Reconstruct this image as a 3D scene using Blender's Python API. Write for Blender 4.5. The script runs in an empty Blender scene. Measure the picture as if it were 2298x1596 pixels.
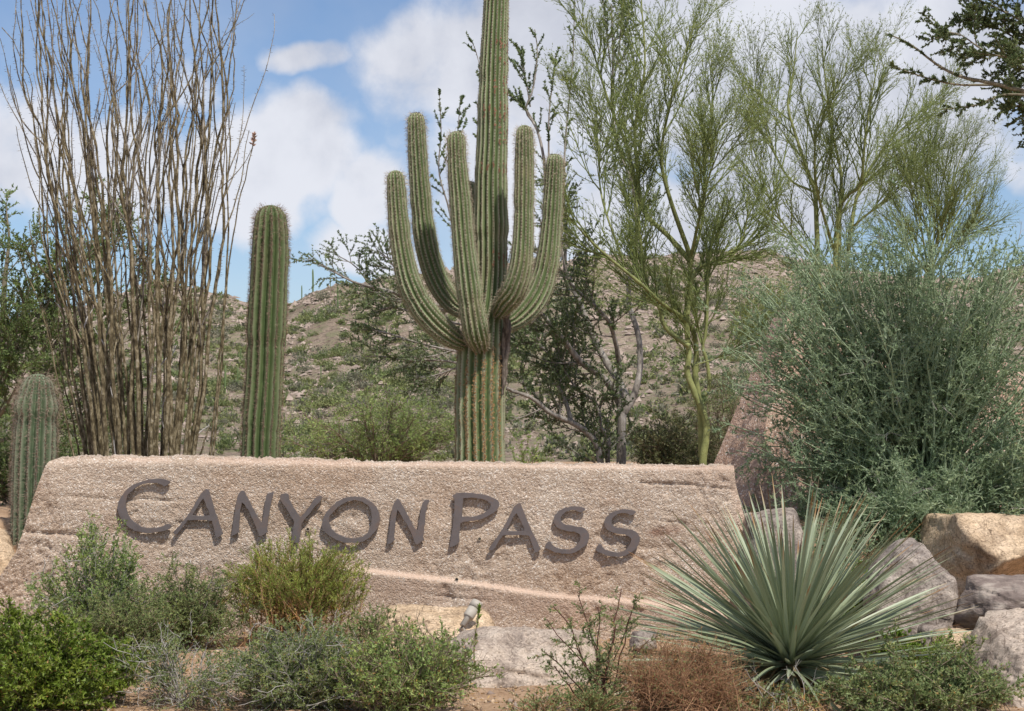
import bpy, bmesh, math, random
import numpy as np
from mathutils import Vector, Matrix

# ------------------------------------------------------------------ camera
SC = bpy.context.scene
C = SC.collection
HC = 1.5                                   # eye height
FPX = 4172.0                               # focal length in units of a 2298 px wide picture
PITCH = math.atan((1000 - 798) / FPX)
cam_d = bpy.data.cameras.new("camera")
cam = bpy.data.objects.new("camera", cam_d)
C.objects.link(cam)
cam_d.sensor_width = 36.0
cam_d.lens = 36.0 * FPX / 2298.0
cam_d.clip_start = 0.1
cam_d.clip_end = 6000
cam.location = (0, 0, HC)
cam.rotation_euler = (math.pi / 2 + PITCH, 0, 0)
SC.camera = cam

# ------------------------------------------------------------------ light
SUN = Vector((0.30, -0.56, 0.95)).normalized()      # towards the sun
sun_d = bpy.data.lights.new("sun", 'SUN')
sun = bpy.data.objects.new("sun", sun_d)
C.objects.link(sun)
sun_d.energy = 4.4
sun_d.angle = math.radians(0.53)
sun_d.color = (1.0, 0.945, 0.86)
sun.rotation_euler = SUN.to_track_quat('Z', 'Y').to_euler()

SC.view_settings.view_transform = 'Standard'
SC.view_settings.look = 'None'
SC.view_settings.gamma = 1.0
SC.view_settings.exposure = 0.0
SC.view_settings.use_curve_mapping = False


def ray(px, py):
    cx, cy = (px - 1149) / FPX, (798 - py) / FPX
    c, s = math.cos(PITCH), math.sin(PITCH)
    return Vector((cx, c - cy * s, s + cy * c))


def at(px, py, Y):
    r = ray(px, py)
    k = Y / r.y
    return np.array((r.x * k, Y, HC + r.z * k))


# ------------------------------------------------------------------ sky
world = bpy.data.worlds.new("World")
SC.world = world
world.use_nodes = True
wn, wl = world.node_tree.nodes, world.node_tree.links
wn.clear()


def N(t, nodes, **kw):
    n = nodes.new(t)
    for k, v in kw.items():
        setattr(n, k, v)
    return n


def build_sky():
    out = N('ShaderNodeOutputWorld', wn)
    bg = N('ShaderNodeBackground', wn)
    bg.inputs['Strength'].default_value = 0.1
    sky = N('ShaderNodeTexSky', wn, sky_type='NISHITA')
    sky.sun_disc = False
    sky.sun_elevation = math.asin(SUN.z)
    sky.sun_rotation = math.atan2(SUN.x, SUN.y)
    sky.altitude = 800
    sky.air_density = 1.0
    sky.dust_density = 1.6
    sky.ozone_density = 1.6
    tc = N('ShaderNodeTexCoord', wn)
    # plane projection for the cloud noise that goes on outside the frame
    def noise(scale, detail, rough, vec, dist=0.0):
        n = N('ShaderNodeTexNoise', wn)
        n.inputs['Scale'].default_value = scale
        n.inputs['Detail'].default_value = detail
        n.inputs['Roughness'].default_value = rough
        n.inputs['Distortion'].default_value = dist
        wl.new(vec, n.inputs['Vector'])
        return n

    def math_(op, a, b=None, clamp=False):
        m = N('ShaderNodeMath', wn, operation=op)
        m.use_clamp = clamp
        for i, v in enumerate((a, b)):
            if v is None:
                continue
            if isinstance(v, (int, float)):
                m.inputs[i].default_value = v
            else:
                wl.new(v, m.inputs[i])
        return m.outputs[0]

    n_warp = noise(9, 4, .55, tc.outputs['Generated'])
    sub = N('ShaderNodeVectorMath', wn, operation='SUBTRACT')
    wl.new(n_warp.outputs['Color'], sub.inputs[0])
    sub.inputs[1].default_value = (.5, .5, .5)
    sc_ = N('ShaderNodeVectorMath', wn, operation='SCALE')
    wl.new(sub.outputs[0], sc_.inputs[0])
    sc_.inputs['Scale'].default_value = 0.075
    add = N('ShaderNodeVectorMath', wn, operation='ADD')
    wl.new(tc.outputs['Generated'], add.inputs[0])
    wl.new(sc_.outputs[0], add.inputs[1])
    warped = add.outputs[0]
    # clouds: (px, py, rx, ry, weight) seen from the camera, kept as directions
    blobs = [(700, 330, 190, 165, 1.0), (560, 410, 170, 120, 1.0), (840, 430, 120, 110, .8),
             (20, 350, 170, 170, .9), (290, 400, 260, 130, .85), (450, 200, 120, 85, .6),
             (1450, 120, 620, 300, 1.1), (1020, 130, 260, 200, .8), (1250, 420, 330, 230, .9),
             (1860, 260, 380, 330, 1.1), (1650, 520, 260, 150, 1.0), (740, 105, 110, 52, .75),
             (800, 560, 130, 85, .75), (2270, 390, 60, 60, .45), (2200, 90, 260, 150, .9),
             (2230, 520, 110, 60, .45), (930, 330, 60, 60, .3), (-500, 200, 400, 250, .9), (2900, 300, 380, 300, .9),
             (500, -500, 600, 250, .8), (2100, -600, 600, 300, .8)]
    cov = None
    for px, py, rx, ry, w in blobs:
        r = ray(px, py).normalized()
        s = N('ShaderNodeVectorMath', wn, operation='SUBTRACT')
        wl.new(warped, s.inputs[0])
        s.inputs[1].default_value = r
        m = N('ShaderNodeVectorMath', wn, operation='MULTIPLY')
        wl.new(s.outputs[0], m.inputs[0])
        m.inputs[1].default_value = (FPX / rx, 3.0, FPX / ry)
        ln = N('ShaderNodeVectorMath', wn, operation='LENGTH')
        wl.new(m.outputs[0], ln.inputs[0])
        mr = N('ShaderNodeMapRange', wn, interpolation_type='SMOOTHSTEP')
        mr.inputs['From Min'].default_value = 1.3
        mr.inputs['From Max'].default_value = 0.40
        mr.inputs['To Min'].default_value = 0.0
        mr.inputs['To Max'].default_value = w
        wl.new(ln.outputs['Value'], mr.inputs['Value'])
        cov = mr.outputs[0] if cov is None else math_('MAXIMUM', cov, mr.outputs[0])
    # sky away from the camera: broken cloud of the same kind
    nf = noise(3.2, 6, .55, tc.outputs['Generated'], .3)
    far = N('ShaderNodeMapRange', wn, interpolation_type='SMOOTHSTEP')
    far.inputs['From Min'].default_value = 0.47
    far.inputs['From Max'].default_value = 0.60
    wl.new(nf.outputs['Fac'], far.inputs['Value'])
    sep = N('ShaderNodeSeparateXYZ', wn)
    wl.new(tc.outputs['Generated'], sep.inputs[0])
    away = N('ShaderNodeMapRange', wn, interpolation_type='SMOOTHSTEP')
    away.inputs['From Min'].default_value = 0.90
    away.inputs['From Max'].default_value = 0.70
    wl.new(sep.outputs['Y'], away.inputs['Value'])
    farc = math_('MULTIPLY', far.outputs[0], away.outputs[0])
    cov = math_('MAXIMUM', cov, math_('MULTIPLY', farc, .95))
    nd = noise(17, 9, .58, tc.outputs['Generated'], .15)
    nd2 = math_('MULTIPLY', math_('SUBTRACT', nd.outputs['Fac'], .5), 1.45)
    dens = math_('ADD', cov, nd2)
    mr = N('ShaderNodeMapRange', wn, interpolation_type='SMOOTHSTEP')
    mr.inputs['From Min'].default_value = 0.18
    mr.inputs['From Max'].default_value = 0.80
    wl.new(dens, mr.inputs['Value'])
    thin = noise(5, 5, .6, tc.outputs['Generated'], .4)
    veil = math_('MULTIPLY', math_('SUBTRACT', thin.outputs['Fac'], .42, True), .9, True)
    alpha = math_('MAXIMUM', math_('MULTIPLY', mr.outputs[0], .97), veil)
    # grey bases and white heads
    ng = noise(6.5, 5, .55, tc.outputs['Generated'], .3)
    gr = N('ShaderNodeMapRange', wn, interpolation_type='SMOOTHSTEP')
    gr.inputs['From Min'].default_value = 0.36
    gr.inputs['From Max'].default_value = 0.64
    wl.new(math_('ADD', ng.outputs['Fac'], math_('MULTIPLY', nd2, .35)), gr.inputs['Value'])
    cm = N('ShaderNodeMix', wn, data_type='RGBA')
    wl.new(gr.outputs[0], cm.inputs['Factor'])
    cm.inputs['A'].default_value = (5.8, 6.05, 6.9, 1)
    cm.inputs['B'].default_value = (8.0, 8.2, 8.9, 1)
    tint = N('ShaderNodeMix', wn, data_type='RGBA', blend_type='MULTIPLY')
    tint.inputs['Factor'].default_value = 1.0
    wl.new(sky.outputs[0], tint.inputs['A'])
    tint.inputs['B'].default_value = SKYTINT
    mix = N('ShaderNodeMix', wn, data_type='RGBA')
    wl.new(alpha, mix.inputs['Factor'])
    wl.new(tint.outputs['Result'], mix.inputs['A'])
    wl.new(cm.outputs['Result'], mix.inputs['B'])
    wl.new(mix.outputs['Result'], bg.inputs['Color'])
    wl.new(bg.outputs[0], out.inputs['Surface'])


SKYTINT = (1.10, 1.17, 1.28, 1)
build_sky()

# ------------------------------------------------------------------ helpers
rng = np.random.default_rng(11)
random.seed(5)


def unit(v):
    return v / np.maximum(np.linalg.norm(v, axis=-1, keepdims=True), 1e-9)


def ss(a, b, x):
    t = np.clip((np.asarray(x, float) - a) / (b - a), 0, 1)
    return t * t * (3 - 2 * t)


def _hash(ix, iy, iz, seed):
    h = (ix * 374761393 + iy * 668265263 + iz * 2147483647 + seed * 1274126177) & 0xffffffff
    h = ((h ^ (h >> 13)) * 1274126177) & 0xffffffff
    h = ((h ^ (h >> 16)) * 2246822519) & 0xffffffff
    return ((h ^ (h >> 15)) & 0xffff) / 65535.0


def vnoise(p, seed=0):
    p = np.asarray(p, float)
    i = np.floor(p).astype(np.int64)
    f = p - i
    f = f * f * (3 - 2 * f)
    r = 0
    for dx in (0, 1):
        for dy in (0, 1):
            for dz in (0, 1):
                w = (f[..., 0] if dx else 1 - f[..., 0]) * (f[..., 1] if dy else 1 - f[..., 1]) * (f[..., 2] if dz else 1 - f[..., 2])
                r = r + w * _hash(i[..., 0] + dx, i[..., 1] + dy, i[..., 2] + dz, seed)
    return r * 2 - 1


def fbm(p, oct=4, seed=0, gain=.5):
    p = np.asarray(p, float)
    a, s, r = 1.0, 1.0, 0
    for o in range(oct):
        r = r + a * vnoise(p * s, seed + o * 17)
        a *= gain
        s *= 2.03
    return r


class MB:
    """collects quads and triangles and links them as one mesh object"""

    def __init__(self):
        self.V, self.Q, self.T, self.n = [], [], [], 0

    def add(self, V, F, mi=0):
        V = np.asarray(V, float).reshape(-1, 3)
        F = np.asarray(F, np.int64)
        if len(F) == 0:
            return self
        (self.Q if F.shape[1] == 4 else self.T).append((F + self.n, mi))
        self.V.append(V)
        self.n += len(V)
        return self

    def build(self, name, mats, parent=None, org=None, smooth=False, kind=None):
        V = np.concatenate(self.V) if self.V else np.zeros((0, 3))
        if org is None and parent is not None:
            p, org = parent, Vector((0, 0, 0))
            while p is not None:
                org = org + p.location
                p = p.parent
        if org is not None:
            V = V - np.array(org)
        me = bpy.data.meshes.new(name)
        loops, starts, mis, off = [], [], [], 0
        for lst, k in ((self.Q, 4), (self.T, 3)):
            for F, mi in lst:
                loops.append(F.reshape(-1))
                starts.append(off + np.arange(len(F)) * k)
                mis.append(np.full(len(F), mi))
                off += len(F) * k
        loops = np.concatenate(loops).astype(np.int32)
        starts = np.concatenate(starts).astype(np.int32)
        mis = np.concatenate(mis).astype(np.int32)
        me.vertices.add(len(V))
        me.vertices.foreach_set('co', V.astype(np.float32).reshape(-1))
        me.loops.add(len(loops))
        me.loops.foreach_set('vertex_index', loops)
        me.polygons.add(len(starts))
        me.polygons.foreach_set('loop_start', starts)
        for m in (mats if isinstance(mats, (list, tuple)) else [mats]):
            me.materials.append(m)
        me.polygons.foreach_set('material_index', mis)
        if smooth:
            me.polygons.foreach_set('use_smooth', np.ones(len(starts), bool))
        me.update(calc_edges=True)
        o = bpy.data.objects.new(name, me)
        C.objects.link(o)
        if parent is not None:
            o.parent = parent
        elif org is not None:
            o.location = org
        if kind:
            o['kind'] = kind
        return o


def tag(o, label=None, cat=None, group=None, kind=None):
    for k, v in (('label', label), ('category', cat), ('group', group), ('kind', kind)):
        if v:
            o[k] = v
    return o


def thing(name, loc, label, cat, group=None):
    o = bpy.data.objects.new(name, None)
    o.empty_display_size = .1
    C.objects.link(o)
    o.location = Vector(loc)
    return tag(o, label, cat, group)


def tubes(P, R, s=4):
    P = np.asarray(P, float)
    n, k, _ = P.shape
    R = np.broadcast_to(R, (n, k))
    T = unit(np.gradient(P, axis=1))
    m = np.abs(unit(P[:, -1] - P[:, 0]))
    ref = np.eye(3)[np.argmin(m, axis=1)][:, None, :]
    U = unit(np.cross(T, ref))
    W = np.cross(T, U)
    a = np.arange(s) * 2 * math.pi / s
    V = P[:, :, None, :] + R[:, :, None, None] * (np.cos(a)[:, None] * U[:, :, None, :] + np.sin(a)[:, None] * W[:, :, None, :])
    b = (np.arange(n)[:, None, None] * k + np.arange(k - 1)[None, :, None]) * s
    j = np.arange(s)[None, None, :]
    j2 = (np.arange(s)[None, None, :] + 1) % s
    F = np.stack([b + j, b + j2, b + s + j2, b + s + j], -1).reshape(-1, 4)
    return V.reshape(-1, 3), F


def spawn(P, R, n, t0=.25, t1=1., ang=(20, 45), L=(.3, .6), K=5, up=.1, wig=.12, r=.004, tip=.35, fall=.4, flat=None):
    Np, Kp, _ = P.shape
    M = Np * n
    par = np.repeat(np.arange(Np), n)
    u = (np.tile(np.arange(n), Np) + rng.random(M)) / n
    t = t0 + (t1 - t0) * u
    f = t * (Kp - 1)
    i = np.clip(np.floor(f).astype(int), 0, Kp - 2)
    w = (f - i)[:, None]
    st = P[par, i] * (1 - w) + P[par, i + 1] * w
    tan = unit(P[par, i + 1] - P[par, i])
    pr = R[par, i] * (1 - w[:, 0]) + R[par, i + 1] * w[:, 0]
    a = np.radians(rng.uniform(*ang, M))[:, None]
    pp = unit(np.cross(tan, rng.normal(size=(M, 3))))
    d = np.cos(a) * tan + np.sin(a) * pp
    ln = rng.uniform(*L, M) * (1 - fall * u)
    seg = (ln / (K - 1))[:, None]
    pts = [st]
    for q in range(K - 1):
        d = d + wig * rng.normal(size=(M, 3))
        d[:, 2] += up
        if flat:
            d[:, 2] *= flat
        d = unit(d)
        pts.append(pts[-1] + d * seg)
    return np.stack(pts, 1), np.minimum(r, pr * .85)[:, None] * np.linspace(1, tip, K)[None, :]


LEAFTRI = False


def leafq(pos, d, L, W):
    M = len(pos)
    L = np.broadcast_to(L, (M,))[:, None]
    W = np.broadcast_to(W, (M,))[:, None]
    s = unit(np.cross(d, rng.normal(size=(M, 3)))) * W * .5
    if LEAFTRI:                                # far leaves: one triangle each
        s = s * 1.15
        V = np.stack([pos + s, pos + d * L, pos - s], 1).reshape(-1, 3)
        return V, np.arange(M * 3).reshape(-1, 3)
    mid = pos + d * L * .5
    V = np.stack([pos, mid + s, pos + d * L, mid - s], 1).reshape(-1, 3)
    return V, np.arange(M * 4).reshape(-1, 4)


def leaves(P, n, t0=.1, t1=1., ang=(30, 80), L=(.012, .02), W=.5, up=.1, jit=0.):
    Np, Kp, _ = P.shape
    M = Np * n
    par = np.repeat(np.arange(Np), n)
    t = rng.uniform(t0, t1, M)
    f = t * (Kp - 1)
    i = np.clip(np.floor(f).astype(int), 0, Kp - 2)
    w = (f - i)[:, None]
    st = P[par, i] * (1 - w) + P[par, i + 1] * w
    if jit:
        st = st + rng.normal(size=st.shape) * jit
    tan = unit(P[par, i + 1] - P[par, i])
    a = np.radians(rng.uniform(*ang, M))[:, None]
    pp = unit(np.cross(tan, rng.normal(size=(M, 3))))
    d = np.cos(a) * tan + np.sin(a) * pp
    d[:, 2] += up
    ln = rng.uniform(*L, M)
    return leafq(st, unit(d), ln, ln * W)


def spline(pts, K):
    """Catmull-Rom through the points, K samples"""
    p = np.asarray(pts, float)
    p = np.vstack([2 * p[0] - p[1], p, 2 * p[-1] - p[-2]])
    n = len(p) - 3
    dl = np.concatenate([[0], np.cumsum(np.linalg.norm(np.diff(p[1:-1, :3], axis=0), axis=1))])
    u = np.interp(np.linspace(0, dl[-1], K), dl, np.arange(n + 1))
    i = np.clip(u.astype(int), 0, n - 1)
    t = (u - i)[:, None]
    a, b, c, d = p[i], p[i + 1], p[i + 2], p[i + 3]
    return .5 * (2 * b + (c - a) * t + (2 * a - 5 * b + 4 * c - d) * t ** 2 + (3 * b - a - 3 * c + d) * t ** 3)


def limb(pts, Y, r0, r1, K=14, wob=.0):
    """branch through picture points at depth Y (a number, or one per point)"""
    Ys = np.broadcast_to(np.asarray(Y, float), (len(pts),)) if not hasattr(Y, '__len__') else Y
    P = spline([at(p[0], p[1], y) for p, y in zip(pts, Ys)], K)
    if wob:
        P = P + rng.normal(size=P.shape) * wob * np.linspace(.2, 1, K)[:, None]
    return P[None], np.linspace(r0, r1, K)[None]


def stack(*ls):
    return np.concatenate([l[0] for l in ls]), np.concatenate([l[1] for l in ls])


# ------------------------------------------------------------------ materials
def ramp(nt, fac, stops):
    r = nt.nodes.new('ShaderNodeValToRGB')
    e = r.color_ramp.elements
    while len(e) < len(stops):
        e.new(.5)
    for el, (p, c) in zip(e, stops):
        el.position = p
        el.color = (*c, 1)
    nt.links.new(fac, r.inputs['Fac'])
    return r.outputs['Color']


def newmat(name):
    m = bpy.data.materials.new(name)
    m.use_nodes = True
    nt = m.node_tree
    return m, nt, nt.nodes['Principled BSDF']


def noise_node(nt, vec, scale, detail=5, rough=.6, dist=0.):
    n = nt.nodes.new('ShaderNodeTexNoise')
    n.inputs['Scale'].default_value = scale
    n.inputs['Detail'].default_value = detail
    n.inputs['Roughness'].default_value = rough
    n.inputs['Distortion'].default_value = dist
    nt.links.new(vec, n.inputs['Vector'])
    return n.outputs['Fac']


def coords(nt, scale=(1, 1, 1), which='Object'):
    tc = nt.nodes.new('ShaderNodeTexCoord')
    mp = nt.nodes.new('ShaderNodeMapping')
    mp.inputs['Scale'].default_value = scale
    nt.links.new(tc.outputs[which], mp.inputs['Vector'])
    return mp.outputs['Vector']


def mixc(nt, fac, a, b, mode='MIX'):
    m = nt.nodes.new('ShaderNodeMix')
    m.data_type = 'RGBA'
    m.blend_type = mode
    for k, v in (('Factor', fac), ('A', a), ('B', b)):
        if isinstance(v, (int, float)):
            m.inputs[k].default_value = v
        elif isinstance(v, tuple):
            m.inputs[k].default_value = (*v, 1)
        else:
            nt.links.new(v, m.inputs[k])
    return m.outputs['Result']


def bump(nt, b, height, strength, dist):
    n = nt.nodes.new('ShaderNodeBump')
    n.inputs['Strength'].default_value = strength
    n.inputs['Distance'].default_value = dist
    nt.links.new(height, n.inputs['Height'])
    nt.links.new(n.outputs['Normal'], b.inputs['Normal'])


def plain(name, stops, scale=8, rough=.85, stretch=(1, 1, 1), bmp=None, detail=6, dist=.2):
    m, nt, b = newmat(name)
    v = coords(nt, stretch)
    f = noise_node(nt, v, scale, detail, .65, dist)
    nt.links.new(ramp(nt, f, stops), b.inputs['Base Color'])
    b.inputs['Roughness'].default_value = rough
    b.inputs['Specular IOR Level'].default_value = .25
    if bmp:
        bump(nt, b, noise_node(nt, v, bmp[0], 6, .65), bmp[1], bmp[2])
    return m


def speckle(m):
    """mineral grains and lichen spots on granite"""
    nt = m.node_tree
    b = nt.nodes['Principled BSDF']
    src = b.inputs['Base Color'].links[0].from_socket
    v = coords(nt)
    vo = nt.nodes.new('ShaderNodeTexVoronoi')
    vo.inputs['Scale'].default_value = 95
    nt.links.new(v, vo.inputs['Vector'])
    sp = nt.nodes.new('ShaderNodeSeparateColor')
    nt.links.new(vo.outputs['Color'], sp.inputs[0])
    g = ramp(nt, sp.outputs[0], [(0, (.45, .43, .42)), (.22, (.85, .84, .83)), (.7, (1.05, 1.05, 1.05)), (1, (1.35, 1.33, 1.3))])
    col = mixc(nt, .8, src, g, 'MULTIPLY')
    f = noise_node(nt, v, 3.2, 7, .7, .6)
    col = mixc(nt, 1., col, ramp(nt, f, [(.34, (.55, .52, .5)), (.46, (1, 1, 1)), (.7, (1.1, 1.07, 1.02))]), 'MULTIPLY')
    w = nt.nodes.new('ShaderNodeTexVoronoi')
    w.feature = 'DISTANCE_TO_EDGE'
    w.inputs['Scale'].default_value = 2.6
    mp = nt.nodes.new('ShaderNodeVectorMath')
    mp.operation = 'ADD'
    n2 = nt.nodes.new('ShaderNodeTexNoise')
    n2.inputs['Scale'].default_value = 5
    nt.links.new(v, n2.inputs['Vector'])
    nt.links.new(v, mp.inputs[0])
    sc_ = nt.nodes.new('ShaderNodeVectorMath')
    sc_.operation = 'SCALE'
    sc_.inputs['Scale'].default_value = .35
    nt.links.new(n2.outputs['Color'], sc_.inputs[0])
    nt.links.new(sc_.outputs[0], mp.inputs[1])
    nt.links.new(mp.outputs[0], w.inputs['Vector'])
    col = mixc(nt, 1., col, ramp(nt, w.outputs['Distance'], [(0, (.45, .42, .4)), (.012, (1, 1, 1))]), 'MULTIPLY')
    nt.links.new(col, b.inputs['Base Color'])


def leafmat(name, c1, c2, c3=None, trans=.25, rough=.6, patch=None):
    """leaf colours drawn leaf by leaf"""
    m, nt, b = newmat(name)
    g = nt.nodes.new('ShaderNodeNewGeometry')
    st = [(0, c1), (1, c2)] if c3 is None else [(0, c1), (.6, c2), (1, c3)]
    col = ramp(nt, g.outputs['Random Per Island'], st)
    if not patch:                              # older and younger growth, branch by branch
        f = noise_node(nt, coords(nt), 6.5, 3, .6)
        col = mixc(nt, 1.0, col, ramp(nt, f, [(.32, (.78, .84, .72)), (.5, (1, 1, 1)), (.68, (1.28, 1.16, .98))]), 'MULTIPLY')
    if patch:
        f = noise_node(nt, coords(nt), patch[0], 3, .5)
        mr = nt.nodes.new('ShaderNodeMapRange')
        mr.inputs['From Min'].default_value = .45
        mr.inputs['From Max'].default_value = .6
        nt.links.new(f, mr.inputs['Value'])
        col = mixc(nt, mr.outputs[0], col, patch[1])
    nt.links.new(col, b.inputs['Base Color'])
    b.inputs['Roughness'].default_value = rough
    b.inputs['Specular IOR Level'].default_value = .3
    tr = nt.nodes.new('ShaderNodeBsdfTranslucent')
    nt.links.new(col, tr.inputs['Color'])
    mx = nt.nodes.new('ShaderNodeMixShader')
    mx.inputs['Fac'].default_value = trans
    nt.links.new(b.outputs[0], mx.inputs[1])
    nt.links.new(tr.outputs[0], mx.inputs[2])
    nt.links.new(mx.outputs[0], nt.nodes['Material Output'].inputs['Surface'])
    return m


def aggregate(name, base, dark, light, pale=.18, cell=75., stain=(.30, .17, .11), masks=False):
    """washed aggregate: pebbles in pink mortar"""
    m, nt, b = newmat(name)
    v = coords(nt)
    vo = nt.nodes.new('ShaderNodeTexVoronoi')
    vo.inputs['Scale'].default_value = cell
    nt.links.new(v, vo.inputs['Vector'])
    sp = nt.nodes.new('ShaderNodeSeparateColor')
    nt.links.new(vo.outputs['Color'], sp.inputs[0])
    peb = ramp(nt, sp.outputs[0], [(0, dark), (.35, base), (.75, base), (1 - pale, light), (1, (.80, .76, .70))])
    vo2 = nt.nodes.new('ShaderNodeTexVoronoi')
    vo2.inputs['Scale'].default_value = cell * .42
    nt.links.new(v, vo2.inputs['Vector'])
    big = noise_node(nt, v, 1.3, 5, .6, .4)
    st = ramp(nt, big, [(.35, (1, 1, 1)), (.62, (.86, .79, .74)), (.8, (.78, .66, .58))])
    col = mixc(nt, 1.0, peb, st, 'MULTIPLY')
    lift = noise_node(nt, coords(nt, (.35, 1, 6.5)), 1.6, 4, .55, .15)
    col = mixc(nt, 1.0, col, ramp(nt, lift, [(.3, (.86, .83, .80)), (.5, (1, 1, 1)), (.7, (1.07, 1.06, 1.05))]), 'MULTIPLY')
    sm = noise_node(nt, v, 5.5, 5, .65, .3)
    mr = nt.nodes.new('ShaderNodeMapRange')
    mr.inputs['From Min'].default_value = .62
    mr.inputs['From Max'].default_value = .78
    mr.inputs['To Max'].default_value = .55
    nt.links.new(sm, mr.inputs['Value'])
    col = mixc(nt, mr.outputs[0], col, stain)
    if masks:
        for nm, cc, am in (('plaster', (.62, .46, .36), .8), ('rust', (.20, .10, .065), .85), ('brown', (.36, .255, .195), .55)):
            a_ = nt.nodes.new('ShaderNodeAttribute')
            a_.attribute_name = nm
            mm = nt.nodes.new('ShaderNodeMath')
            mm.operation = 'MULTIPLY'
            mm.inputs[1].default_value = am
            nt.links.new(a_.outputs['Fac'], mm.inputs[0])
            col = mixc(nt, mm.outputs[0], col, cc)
    nt.links.new(col, b.inputs['Base Color'])
    b.inputs['Roughness'].default_value = .9
    b.inputs['Specular IOR Level'].default_value = .2
    ad = nt.nodes.new('ShaderNodeMath')
    ad.operation = 'ADD'
    nt.links.new(vo.outputs['Distance'], ad.inputs[0])
    nt.links.new(vo2.outputs['Distance'], ad.inputs[1])
    bp = nt.nodes.new('ShaderNodeBump')
    bp.invert = True
    bp.inputs['Strength'].default_value = .7
    bp.inputs['Distance'].default_value = .008
    nt.links.new(ad.outputs[0], bp.inputs['Height'])
    nt.links.new(bp.outputs[0], b.inputs['Normal'])
    return m


M = {}
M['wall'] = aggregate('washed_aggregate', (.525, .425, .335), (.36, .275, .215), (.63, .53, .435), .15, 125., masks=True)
M['tall'] = aggregate('tall_wall_aggregate', (.47, .34, .265), (.31, .215, .165), (.56, .43, .345), .08, 85)
M['bronze'] = plain('bronze', [(.3, (.135, .112, .107)), (.5, (.165, .142, .138)), (.62, (.18, .14, .125)), (.75, (.20, .125, .09))], 7, .5, bmp=(60, .25, .003))
M['bronze'].node_tree.nodes['Principled BSDF'].inputs['Metallic'].default_value = .35
M['pipe_dark'] = plain('pipe_dark', [(.3, (.03, .02, .015)), (.7, (.06, .04, .03))], 30)
M['pipe_rim'] = plain('pipe_rim', [(.3, (.45, .38, .28)), (.7, (.55, .47, .36))], 30)
M['soil'] = plain('desert_soil', [(.25, (.24, .145, .085)), (.5, (.38, .25, .155)), (.75, (.52, .37, .25))], 9, .95, bmp=(55, .8, .02))
def hillmat():
    m, nt, b = newmat('hill_soil')
    v = coords(nt)
    big = ramp(nt, noise_node(nt, v, .06, 5, .6, .3), [(.35, (.285, .22, .165)), (.65, (.41, .325, .255))])
    fine = ramp(nt, noise_node(nt, v, 1.1, 8, .75, .2), [(.36, (.38, .36, .34)), (.5, (.95, .95, .95)), (.66, (1.3, 1.28, 1.25))])
    col = mixc(nt, 1.0, big, fine, 'MULTIPLY')
    tuft = noise_node(nt, v, .55, 6, .7, .1)
    mr = nt.nodes.new('ShaderNodeMapRange')
    mr.inputs['From Min'].default_value = .49
    mr.inputs['From Max'].default_value = .58
    mr.inputs['To Max'].default_value = .75
    nt.links.new(tuft, mr.inputs['Value'])
    col = mixc(nt, mr.outputs[0], col, (.21, .21, .115))
    nt.links.new(col, b.inputs['Base Color'])
    b.inputs['Roughness'].default_value = .95
    b.inputs['Specular IOR Level'].default_value = .1
    bump(nt, b, noise_node(nt, v, 1.3, 8, .75), 1.0, .55)
    return m


M['hill'] = hillmat()
M['rock_far'] = plain('hill_rock', [(.3, (.22, .165, .135)), (.6, (.40, .32, .265)), (.8, (.52, .43, .365))], .5, .95)
M['granite'] = plain('granite_tan', [(.28, (.26, .18, .12)), (.42, (.44, .325, .215)), (.58, (.56, .43, .30)), (.75, (.64, .51, .38))], 5.5, .9, bmp=(38, .7, .015), detail=10)
speckle(M['granite'])
M['granite_grey'] = plain('granite_grey', [(.28, (.10, .082, .072)), (.45, (.25, .21, .185)), (.58, (.36, .31, .27)), (.75, (.52, .455, .395))], 7, .9, bmp=(42, .8, .015), detail=10)
speckle(M['granite_grey'])
M['granite_band'] = plain('granite_banded', [(.3, (.10, .075, .065)), (.48, (.24, .19, .165)), (.6, (.40, .34, .29)), (.75, (.45, .35, .26))], 4.5, .9, (1, 1, 3.2), (30, .8, .02), 9)
M['granite_pale'] = plain('granite_pale', [(.25, (.17, .135, .115)), (.42, (.35, .285, .235)), (.58, (.45, .375, .31)), (.75, (.56, .475, .395))], 5.5, .9, bmp=(60, .6, .01), detail=11)
speckle(M['granite_pale'])


def cactusmat(name, g1, g2, crest, tan=(.36, .29, .18), amt=.35):
    m, nt, b = newmat(name)
    v = coords(nt)
    col = ramp(nt, noise_node(nt, v, 5, 5, .6), [(.3, g1), (.7, g2)])
    at_ = nt.nodes.new('ShaderNodeAttribute')
    at_.attribute_name = 'crest'
    col = mixc(nt, at_.outputs['Fac'], col, crest)
    f = noise_node(nt, coords(nt, (2.2, 2.2, 1)), 2.4, 6, .65, .3)
    mr = nt.nodes.new('ShaderNodeMapRange')
    mr.inputs['From Min'].default_value = .52
    mr.inputs['From Max'].default_value = .7
    mr.inputs['To Max'].default_value = amt
    nt.links.new(f, mr.inputs['Value'])
    col = mixc(nt, mr.outputs[0], col, tan)
    nt.links.new(col, b.inputs['Base Color'])
    b.inputs['Roughness'].default_value = .6
    b.inputs['Specular IOR Level'].default_value = .3
    bump(nt, b, noise_node(nt, v, 90, 4, .6), .35, .004)
    return m


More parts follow.
